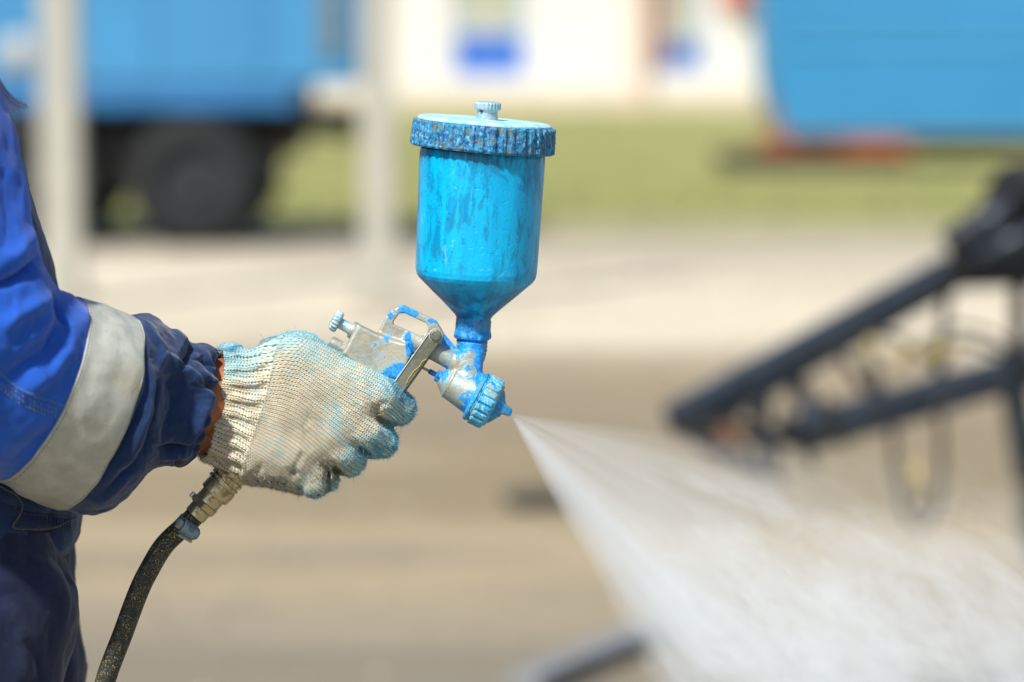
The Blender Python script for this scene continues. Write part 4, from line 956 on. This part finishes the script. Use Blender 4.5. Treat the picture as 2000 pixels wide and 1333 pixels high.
def gnorm(P):
    da = np.gradient(P, axis=0); dt = (np.roll(P, -1, 1) - np.roll(P, 1, 1)); n = np.cross(da, dt); n /= np.linalg.norm(n, axis=-1)[..., None] + 1e-9; return n
NG = gnorm(PG)
if NG[nA // 2, nT // 4, 2] > 0: NG = -NG
FL = [([(-10, 556), (40, 536), (78, 500)], -22, 13, .3), ([(-10, 530), (30, 500), (70, 455)], 10, 20, 0), ([(0, 640), (60, 606), (106, 572)], 10, 17, 0),
      ([(106, 566), (116, 606), (132, 640)], -13, 9, 0), ([(132, 575), (150, 620), (140, 675), (90, 735), (30, 770)], 11, 20, 0), ([(112, 625), (90, 680), (40, 720), (-5, 742)], -11, 15, 0), ([(100, 600), (84, 640), (30, 690)], 8, 12, 0),
      ([(150, 690), (110, 770), (50, 850), (0, 890)], 5, 26, 0), ([(115, 800), (75, 860), (20, 905)], -5, 16, 0), ([(20, 220), (40, 330), (60, 420)], 6, 14, 0), ([(0, 330), (15, 420), (5, 500)], -8, 22, 0), ([(40, 560), (70, 640), (50, 700)], -5, 18, 0),
      # navy cuff
      ([(262, 626), (300, 650), (318, 690), (306, 742)], 9, 11, 0), ([(316, 735), (306, 790), (296, 840), (272, 895)], -21, 11, -.3), ([(290, 700), (286, 790), (266, 860), (236, 920)], 10, 13, 0),
      ([(276, 660), (284, 730), (272, 800), (240, 870), (190, 945)], -9, 8, 0), ([(318, 690), (358, 718), (398, 768), (396, 806), (366, 868), (344, 900)], 17, 12, .35), ([(330, 730), (344, 770), (336, 820), (318, 868)], -13, 20, 0),
      ([(372, 655), (378, 688), (358, 716), (340, 712)], -12, 7, 0), ([(340, 640), (356, 668), (346, 700)], 6, 13, 0), ([(380, 700), (402, 710), (425, 722)], -5, 7, 0), ([(385, 722), (405, 740), (424, 756)], 6, 9, 0), ([(374, 742), (398, 760), (420, 774)], -13, 7, 0),
      ([(404, 780), (392, 830), (376, 862)], -9, 6, 0), ([(412, 790), (404, 830), (392, 866)], 7, 7, 0), ([(300, 874), (340, 878), (384, 866)], -12, 8, 0), ([(300, 895), (345, 892), (380, 884)], 8, 9, 0), ([(296, 910), (335, 906), (352, 885)], -7, 6, 0),
      ([(180, 985), (240, 940), (290, 900)], 8, 14, 0), ([(200, 960), (250, 915), (275, 880)], -8, 9, 0), ([(398, 695), (412, 730), (404, 752)], -6, 6, 0), ([(352, 885), (350, 905), (342, 920)], -8, 6, 0)]
Tabs = tA[:, None] + 0 * TH2
band = sm(Tabs, 5.9, 6.0) * sm(Tabs, 8.05, 7.95)
nearm = sm(sth + 0 * Tabs, -.15, .2)
dh = (1 + .45 * sm(Tabs, 8.2, 8.8)) * folds(Ug + vnoise(PG, 50, 71) * 5, Vg + vnoise(PG, 50, 72) * 5, FL) * nearm
nz = vnoise(PG * np.array([1, .6, 1]), 70, 41, 3) * 6 + vnoise(PG, 22, 43, 2) * 1.6 * sm(Tabs, 8.2, 9.5)
gather = np.cos(TH2 * 17 + 2 * vnoise(PG, 60, 44)) * 3.5 * sm(Tabs, 12.2, 13.8)
nav = sm(Tabs, 8.1, 8.8)
ell = vnoise(PG * np.array([.55, 1, 1]), 34, 49, 2) * 3.2 * nav * (1 - sm(Tabs, 13.6, 14))
dh = dh * (1 - .82 * band) + nz * (1 - .55 * band) + gather + ell
dh += vnoise(PG, 30, 51) * 1.2 * band
PG2 = PG + NG * dh[..., None]
wearG = np.clip(dh / 20, 0, 1) ** 1.5 * .28
def sleeve_part(name, i0, i1, mat, off=0.0, close_end=False, endlip=0):
    sub = PG2[i0:i1 + 1] + NG[i0:i1 + 1] * off
    we = wearG[i0:i1 + 1]; uvs = np.stack([Ug, Vg, Tabs], -1)[i0:i1 + 1]
    rows = [sub]; ws = [we]; us = [uvs]
    if endlip:
        c = sub[-1].mean(0)
        for k, (f, back) in enumerate(((.975, 1.5), (.94, 0), (.93, -8), (.92, -20))):
            q = c + (sub[-1] - c) * f; q = q.copy(); q[:, 0] += back; rows.append(q[None]); ws.append(we[-1:]); us.append(uvs[-1:])
    if i0 == 0:
        c0 = sub[0].mean(0)
        for k, f in ((0, .97), (1, .88), (2, .7), (3, .4), (4, .02)):
            q = c0 + (sub[0] - c0) * f + np.array([8.0, -14, 0]) * (k + 1); rows.insert(0, q[None]); ws.insert(0, we[:1]); us.insert(0, uvs[:1])
    if off:
        rows = [(sub[0] - NG[i0] * off * 1.5)[None]] + rows + [(sub[-1] - NG[i1] * off * 1.5)[None]]; ws = [we[:1]] + ws + [we[-1:]]; us = [uvs[:1]] + us + [uvs[-1:]]
    Pq = np.concatenate(rows); n = len(Pq); F = gridfaces(n, nT, True)
    Wd = W(Pq[..., 0], Pq[..., 1], Pq[..., 2])
    o = mk(name, Wd, F, mat, pr, True, attrs={'uvw': np.concatenate(us).reshape(-1, 3), 'wear': np.concatenate(ws).ravel()})
    return o
iL = int(np.argmin(abs(tA - 6.0))); iR = int(np.argmin(abs(tA - 8.0)))
blue_sl = sleeve_part("jacket_sleeve", 0, iL + 4, M['blue'])
navy_sl = sleeve_part("sleeve_cuff", iR - 4, nA - 1, M['navy'], endlip=1)
def band_mat():
    t = NT("grey_reflective_tape"); c = t.coord(); uv = t.attr('uvw'); s = t.n("ShaderNodeSeparateXYZ"); t.l(uv, s.inputs[0])
    n = t.noise(c, 60, 5, .6); n2 = t.noise(c, 380, 4, .7); n3 = t.noise(c, 26, 3, .5)
    b = t.mix(t.ramp(n, .35, .7), (.38, .395, .35), (.50, .505, .445)); b = t.mix(t.ramp(n2, .64, .72, 0, .6), b, (.20, .20, .15)); b = t.mix(t.ramp(n3, .55, .72, 0, .4), b, (.42, .36, .22))
    b = t.mix(t.ramp(t.noise(c, 520, 3), .70, .73, 0, .8), b, (.12, .32, .5))
    e = t.math('ABSOLUTE', t.math('SUBTRACT', s.outputs[2], 7.0))
    line = t.math('MULTIPLY', t.ramp(e, .925, .94), t.ramp(e, .965, .95)); st = t.math('GREATER_THAN', t.math('FRACT', t.math('MULTIPLY', s.outputs[1], 1 / 6.5)), .4)
    b = t.mix(t.math('MULTIPLY', t.math('MULTIPLY', line, st), .75), b, (.10, .11, .10))
    h = t.math('SUBTRACT', n2, t.math('MULTIPLY', line, 2.0))
    return t.out(b, .48, .12, t.bump(h, .0004, .6), .4)
sleeve_part("reflective_band", iL, iR, band_mat(), off=2.6)
# seam with worn threads at the elbow patch
def on_sleeve(u, v, off=0):
    ii = np.argmin((PG2[..., 0] - u) ** 2 + (PG2[..., 1] - v) ** 2 + 1e4 * (sth + 0 * Tabs < 0)); p = PG2.reshape(-1, 3)[ii] + NG.reshape(-1, 3)[ii] * off; return W(*p)
seam = spline([(-14, 716), (10, 738), (36, 759), (60, 770), (84, 779), (110, 788), (132, 797)], 60)
mk("elbow_seam", *tube([on_sleeve(u, v, .6) for u, v in seam], 1.7 * S, 8), fabric("faded_seam_cloth", (.07, .17, .42), (.25, .34, .5)), blue_sl, True)
thr = simple("pale_worn_thread", (.20, .27, .36), .9, 0, .3, 500)
mb = MB()
for r_ in range(3):
    for u in np.arange(2, 122, 7.0):
        vv = np.interp(u, seam[:, 0], seam[:, 1]) + 9 + r_ * 8.5 + random.uniform(-1, 1)
        if random.random() < .25: continue
        a = on_sleeve(u, vv, .5); b = on_sleeve(u + 3, vv + 6.0, .5)
        if np.linalg.norm(a - b) > .5 * S: mb.tube([a, b], .9 * S, 5)
mb.build("thread_stitching", thr, blue_sl, True, kind='stuff')

# ---- torso, legs as upright shells
def shell(name, rows, mat, nrow=240, nt=260, noise=(60, 6), fl=None, asp=None, y_off=0, lip=0):
    """rows: (v, right silhouette u, left u, centre w, half depth)"""
    R_ = spline(np.array(rows, float), nrow); v, ur, ul, wc, hd = [R_[:, i:i + 1] for i in range(5)]
    tt = np.linspace(0, 2 * math.pi, nt, endpoint=False)[None]; ct, st = np.cos(tt), np.sin(tt)
    e = .85; cx = np.sign(ct) * np.abs(ct) ** e; sy = np.sign(st) * np.abs(st) ** e
    U = (ur + ul) / 2 + (ur - ul) / 2 * cx; Wz = wc - hd * sy; Vv = v + 0 * ct
    P = np.stack([U, Vv, Wz], -1); N = gnorm(P)
    if N[nrow // 2, nt // 4, 2] > 0: N = -N
    d = vnoise(P * np.array([1, .5, 1]), noise[0], 61, 3) * noise[1]
    if fl: d = d + folds(U, Vv, fl) * sm(sy, -.2, .1)
    P = P + N * d[..., None]
    rws = P
    if lip:
        c = P[-1:].mean(1, keepdims=True); rws = np.concatenate([P, c + (P[-1:] - c) * .97 + np.array([0, 3, 0]), c + (P[-1:] - c) * .93, c + (P[-1:] - c) * .93 - np.array([0, 30, 0])])
    Wd = Wy(rws[..., 0], rws[..., 1], Y0 + rws[..., 2] * S)
    we = np.clip(d / 14, 0, 1) * .5; we = np.concatenate([we] + [we[-1:]] * (len(rws) - len(P)))
    return mk(name, Wd, gridfaces(len(rws), nt, True), mat, pr, True, attrs={'uvw': rws.reshape(-1, 3), 'wear': we.ravel()})
jacket = shell("jacket_body", [(-262, -70, -400, 150, 190), (-200, -60, -480, 160, 360), (-100, -60, -700, 170, 500), (60, -30, -780, 180, 470), (200, 6, -800, 180, 450), (340, 44, -800, 180, 445), (450, 82, -800, 180, 445), (560, 112, -790, 180, 440),
      (760, 135, -780, 180, 440), (930, 152, -770, 180, 435), (1000, 160, -765, 180, 432), (1040, 158, -765, 180, 432), (1064, 148, -758, 180, 428), (1086, 132, -750, 180, 418)], M['navy'], 330, 420, (60, 5),
      [([(-10, 975), (60, 1000), (150, 1008)], -12, 8, 0), ([(-10, 1058), (60, 1082), (120, 1064), (158, 1032)], 8, 14, 0), ([(40, 1030), (90, 1042), (150, 1022)], -14, 8, 0), ([(5, 968), (30, 985), (35, 1020)], 7, 7, 0), ([(18, 970), (44, 1000), (32, 1030)], -5, 5, 0), ([(0, 1040), (60, 1055), (110, 1050)], -5, 12, 0)], lip=1)
# ribbed waistband threads and piping
def on_torso(u, v, off=1.5):
    rr = np.interp(v, [930, 1000, 1040, 1064, 1086], [152, 160, 158, 148, 132]); hu = (rr + 766) / 2; cu = (rr - 766) / 2
    cx = np.clip((u - cu) / hu, -1, 1); ct = np.abs(cx) ** (1 / .85); sy = np.sqrt(max(0, 1 - ct ** 2)) ** .85
    return Wy(u, v, Y0 + (180 - 432 * sy - off) * S)
mb = MB()
for u in np.arange(38, 138, 5.2):
    v = 1002 + (u - 38) * .10; mb.tube([on_torso(u, v + 2, 3), on_torso(u, v + 20, 6)], 1.5 * S, 6)
mb.build("waist_ribbing", fabric("ribbed_navy_cloth", (.012, .03, .12), (.05, .08, .16)), jacket, True, kind='stuff')
mk("pocket_piping", *tube([on_torso(u, v, 8) for u, v in spline([(-6, 946), (14, 958), (32, 968), (44, 988), (38, 1008), (26, 1030), (60, 1034), (104, 1030), (150, 1010)], 60)], 1.8 * S, 8), simple("dusty_piping", (.09, .09, .085), .9, 0, .4, 400), jacket, True)
# trouser legs
gv = 3900
leg_rows = [(1040, 112, -690, 20, 235), (1075, 119, -690, 10, 240), (1127, 142, -680, 0, 240), (1165, 151, -670, 0, 238), (1225, 144, -660, -5, 235), (1333, 122, -640, -8, 228), (1600, 60, -600, -10, 215), (2000, 0, -560, -10, 195), (2600, -60, -520, 0, 165), (3200, -90, -480, 5, 150), (4000, -90, -450, 5, 145)]
FLt = [([(60, 1090), (110, 1130), (135, 1200), (128, 1280)], 9, 16, 0), ([(10, 1110), (70, 1150), (100, 1230), (90, 1333)], -6, 26, 0), ([(0, 1170), (40, 1240), (60, 1330)], 9, 24, 0), ([(100, 1085), (126, 1110), (140, 1150)], -7, 8, 0), ([(40, 1250), (70, 1290), (80, 1340)], -6, 12, 0)]
leg1 = shell("trouser_leg", leg_rows, M['trouser'], 420, 360, (70, 7), FLt)
far_rows = [(1040, 140, -660, 330, 235), (1090, 147, -660, 330, 235), (1130, 146, -655, 330, 235), (1180, 150, -650, 330, 232), (1235, 158, -640, 330, 230), (1290, 165, -630, 330, 228), (1333, 164, -620, 330, 225), (1600, 120, -560, 330, 210), (2000, 60, -520, 325, 190), (2600, 0, -470, 320, 165), (3200, -30, -430, 315, 150), (3980, -40, -400, 312, 145)]
shell("trouser_leg", far_rows, M['trouser'], 300, 200, (70, 7))
# frayed pocket flap at the shoulder
def flap():
    P = [(-18, 130), (2, 156), (16, 178), (34, 196), (48, 204), (46, 211), (34, 214), (22, 220), (8, 226), (-14, 232)]
    V, F = poly_extrude(P, -180, -168, W); o = mk("pocket_flap", V, F, fabric("frayed_pale_denim", (.40, .52, .78), (.62, .70, .80)), jacket, False, bevel=.001)
    m = MB()
    for k in range(70):
        t = random.random(); q = spline(P[2:9], 60)[int(t * 59)]; a = W(q[0], q[1], -175 + random.uniform(-5, 5)); b = W(q[0] + random.uniform(-1, 6), q[1] + random.uniform(-2, 7), -175 + random.uniform(-9, 9)); m.tube([a, b], .4 * S, 4)
    m.build("frayed_threads", simple("pale_frayed_thread", (.5, .55, .68), .9), o, False, kind='stuff')
    for off in (0, 9): mk("stitch_line", *tube([W(x, y, -181.5) for x, y in [(-14 - off * .2, 140 + off), (8, 172 + off), (22, 190 + off), (38, 201 + off * .8)]], .9 * S, 5), simple("pale_stitch_line", (.4, .48, .62), .9), o)
flap()
# placket edge between sleeve and chest
mk("placket", *tube([Wy(u, v, Y0 + 120 * S) for u, v in spline([(38, 330), (50, 372), (68, 425), (84, 475), (100, 525), (113, 566), (118, 600)], 40)], 2.2 * S, 8), fabric("dark_placket_edge", (.01, .02, .06), (.10, .14, .2)), jacket, True)

# ---- the body under the clothes: one continuous mesh
def body():
    ox = Wy(-230, 600, Y0 + 150 * S)[0]; oy = Y0 + 150 * S
    A = lambda x, y, z: (ox + x, oy + y, z)          # person faces +x; near side (towards the camera) is -y
    h = .0065; lo = np.array([ox - .22, oy - .30, .02]); nx, ny, nz = int(.55 / h), int(.56 / h), int(1.80 / h)
    X = (lo[0] + np.arange(nx) * h).astype(np.float32)[:, None, None]; Y = (lo[1] + np.arange(ny) * h).astype(np.float32)[None, :, None]; Z = (lo[2] + np.arange(nz) * h).astype(np.float32)[None, None, :]
    P = (X, Y, Z); d = None
    def add(a, b, ra, rb, k=.03):
        nonlocal d; c = rcone(P, a, b, ra, rb); d = c if d is None else smin(d, c, k)
    for sgn in (-1, 1):
        add(A(-.01, sgn * .05, .95), A(-.02, sgn * .07, 1.35), .080, .072, .05); add(A(-.015, sgn * .057, .93), A(-.03, sgn * .064, .50), .046, .034); add(A(-.03, sgn * .064, .50), A(-.04, sgn * .064, .10), .032, .028)
        add(A(-.05, sgn * .06, .07), A(.09, sgn * .065, .055), .038, .028)
    add(A(0, 0, 1.36), A(.0, 0, 1.50), .065, .055)
    add(A(.012, 0, 1.595), A(.005, 0, 1.66), .068, .080, .02)         # head
    add(A(.06, 0, 1.565), A(.045, 0, 1.60), .032, .045, .02); add(A(.088, 0, 1.625), A(.100, 0, 1.605), .008, .011, .01)    # chin, nose
    for sgn in (-1, 1): add(A(.0, sgn * .078, 1.60), A(-.005, sgn * .083, 1.63), .010, .014, .006)
    sh = tuple(W(-262, 70, -325)); el = tuple(W(-150, 730, -300)); wr = tuple(L(412, 790, 0)); hc = tuple(L(560, 800, -10))
    add(A(0, -.07, 1.39), sh, .045, .044); add(sh, el, .036, .034); add(el, wr, .034, .026)
    sh = A(-.05, .16, 1.39); add(A(-.03, .08, 1.39), sh, .045, .045); add(sh, A(-.07, .205, 1.12), .045, .036); add(A(-.07, .205, 1.12), A(.06, .21, .90), .036, .024); add(A(.06, .21, .90), A(.09, .205, .83), .03, .028)
    add(A(.055, .208, .845), A(.115, .205, .845), .018, .017, .015)
    for i in range(4): add(A(.052 + i * .021, .205, .83), A(.056 + i * .019, .198, .765 + abs(i - 1.6) * .008), .0095, .0085, .003)
    add(A(.115, .20, .87), A(.14, .185, .83), .012, .010, .006)
    V, F = surface_nets(d, lo, h); mk("body", V, F, M['skin'], pr, True)
    # wrist and gloved hand core, finer, overlapping the arm inside the sleeve
    h = 3.0; u0, v0, w0 = 330, 660, -100; nu, nv, nw = 100, 110, 68
    P = ((u0 + np.arange(nu) * h)[:, None, None], (v0 + np.arange(nv) * h)[None, :, None], (w0 + np.arange(nw) * h)[None, None, :])
    q = ((P[0]), P[1], P[2] * 1.62)
    dd = rcone(q, (340, 789, 0), (480, 798, 0), 101, 92)
    # ellipse wrist: top edge near v=690, bottom near v=893
    V, F = surface_nets(dd, (u0, v0, w0), h); 
    wr_ = mk("wrist", L(V[:, 0], V[:, 1], V[:, 2]), F, M['skin'], bpy.data.objects['person'], True); wr_["label"] = "tanned bare wrist between navy cuff and glove"
    # hair cap, eyes
    n = 18; Vh = []; Fh = []
    for i in range(10):
        ph = math.pi * .56 * i / 9
        for j in range(n):
            a = 2 * math.pi * j / n; Vh.append(A(-.008 + .093 * math.sin(ph) * math.cos(a) - (.012 if math.cos(a) > 0 else 0) * (i / 9), .086 * math.sin(ph) * math.sin(a), 1.662 + .09 * math.cos(ph) - (.05 if math.cos(a) < -.2 else 0) * (i / 9)))
    for i in range(9):
        for j in range(n): Fh.append((i * n + j, (i + 1) * n + j, (i + 1) * n + (j + 1) % n, i * n + (j + 1) % n))
    mk("hair", Vh, Fh, M['hair'], pr, True)
    for sgn in (-1, 1):
        mk("eye", *tube([A(.075, sgn * .03, 1.635), A(.083, sgn * .03, 1.635)], [.011, .004], 10), simple("dark_eye", (.03, .02, .015), .2), pr, True)
        b = MB(); mk("boot", *tube([A(-.085, sgn * .063, .05), A(-.06, sgn * .063, .05), A(.04, sgn * .066, .048), A(.11, sgn * .07, .036), A(.15, sgn * .07, .032)], [.035, .046, .046, .035, .02], 18), M['boot'], pr, True)
    # far sleeve
    mk("far_sleeve", *tube([A(-.06, .10, 1.40), A(-.07, .17, 1.385), A(-.075, .20, 1.26), A(-.07, .215, 1.12), A(-.03, .215, 1.02), A(.045, .212, .93)], [.06, .072, .070, .066, .062, .05], 26), M['blue'], pr, True)
body()

# ================================================================== SPRAY MIST
def mist():
    N0 = L(*ab(50, 2), 0); ang = math.radians(34); R3 = RT; D3 = -UP
    ax = R3 * math.cos(ang) + D3 * math.sin(ang); ax = ax / np.linalg.norm(ax)
    side_ = R3 * math.sin(ang) - D3 * math.cos(ang)            # up-right in the picture
    m = NT("paint_mist"); t = m.t
    for n_ in list(t.nodes):
        if n_.type == 'BSDF_PRINCIPLED': t.nodes.remove(n_)
    outn = [n_ for n_ in t.nodes if n_.type == 'OUTPUT_MATERIAL'][0]
    c = m.coord()                                              # object space: x along axis, y up side, z depth
    s = m.n("ShaderNodeSeparateXYZ"); m.l(c, s.inputs[0]); x, y, z = s.outputs
    r = m.math('SQRT', m.math('ADD', m.math('MULTIPLY', x, x), m.math('ADD', m.math('MULTIPLY', y, y), m.math('MULTIPLY', z, z))))
    xs = m.math('MAXIMUM', x, .002)
    q = m.math('DIVIDE', m.math('SQRT', m.math('ADD', m.math('MULTIPLY', y, y), m.math('MULTIPLY', z, z))), xs)   # tan of the angle off axis
    sy_ = m.math('DIVIDE', y, xs)
    # direction-space noise gives streaks radiating from the nozzle
    cmb = m.n("ShaderNodeCombineXYZ"); m.val(m.math('DIVIDE', y, xs), cmb.inputs[0]); m.val(m.math('DIVIDE', z, xs), cmb.inputs[1]); m.val(m.math('MULTIPLY', r, .9), cmb.inputs[2])
    st1 = m.noise(cmb.outputs[0], 7, 4, .6, .3)
    big = m.noise(m.map(c, (.6, 1, 1), (.13, .4, .2)), 7.5, 4, .6, 1.0)
    puff = m.noise(m.map(c, (.55, 1, 1), (.3, .1, 0)), 30, 6, .68, 1.2)
    far_ = m.ramp(r, .015, .28)
    q2 = m.math('ADD', q, m.math('MULTIPLY', m.math('ADD', m.math('MULTIPLY', m.math('SUBTRACT', big, .5), .9), m.math('MULTIPLY', m.math('SUBTRACT', puff, .5), .5)), far_))
    lowb = m.ramp(sy_, .10, -.32)
    inner = m.math('MULTIPLY', m.ramp(q2, .54, .25), m.ramp(r, .0, .5, .12, .60))
    shell_ = m.math('MULTIPLY', m.ramp(q2, .14, .36), m.ramp(q2, .60, .33))
    dens = m.math('ADD', inner, m.math('MULTIPLY', shell_, m.math('MULTIPLY', m.math('MULTIPLY_ADD', lowb, 1.5, .42), m.ramp(r, .6, .1, .25, 1))))
    dens = m.math('MULTIPLY', dens, m.ramp(st1, .32, .68, .4, 1.6))
    dens = m.math('MULTIPLY', dens, m.math('DIVIDE', 1.95, m.math('ADD', r, .006)))
    holes = m.math('MULTIPLY', m.ramp(puff, .38, .62, .04, 2.1), m.ramp(big, .36, .60, .08, 1.9))
    mxf = m.n("ShaderNodeMix"); m.val(m.ramp(r, .06, .30), mxf.inputs[0]); mxf.inputs[2].default_value = 1.0; m.l(holes, mxf.inputs[3])
    dens = m.math('MULTIPLY', m.math('MULTIPLY', dens, mxf.outputs[0]), m.ramp(sy_, .46, -.10, .55, 1.1))
    dens = m.math('MULTIPLY', m.math('MULTIPLY', dens, m.ramp(r, .95, .60)), m.ramp(q, .68, .60))
    v = m.n("ShaderNodeVolumePrincipled"); v.inputs["Color"].default_value = (.955, .985, 1.0, 1); v.inputs["Anisotropy"].default_value = .0
    m.l(dens, v.inputs["Density"]); m.l(v.outputs[0], outn.inputs["Volume"])
    # closed cone container
    n = 48; V = [(-.002, 0, 0)]; F = []; rings = [(0.0, .003), (.05, .040), (.3, .215), (.6, .42), (.95, .655), (1.0, .55)]
    for a, rr in rings:
        for j in range(n): th_ = 2 * math.pi * j / n; V.append((a, rr * math.cos(th_), rr * math.sin(th_)))
    for j in range(n): F.append((0, 1 + (j + 1) % n, 1 + j))
    for i in range(len(rings) - 1):
        for j in range(n): a = 1 + i * n + j; b = 1 + i * n + (j + 1) % n; F.append((a, b, b + n, a + n))
    F.append(tuple(1 + (len(rings) - 1) * n + j for j in range(n)))
    me = bpy.data.meshes.new("paint_mist"); me.from_pydata(V, [], F); me.update(); me.materials.append(m.m)
    o = bpy.data.objects.new("paint_mist", me); COL.objects.link(o)
    zz = np.cross(ax, side_); Mx = Matrix([[ax[0], side_[0], zz[0], N0[0]], [ax[1], side_[1], zz[1], N0[1]], [ax[2], side_[2], zz[2], N0[2]], [0, 0, 0, 1]]); o.matrix_world = Mx
    props(o, "white fan of spray mist blowing from the gun nozzle to the lower right", "mist", None, 'stuff')
    m.m.cycles.volume_sampling = 'MULTIPLE_IMPORTANCE' if hasattr(m.m, 'cycles') else None
    m.m.cycles.volume_step_rate = 1.0
mist()
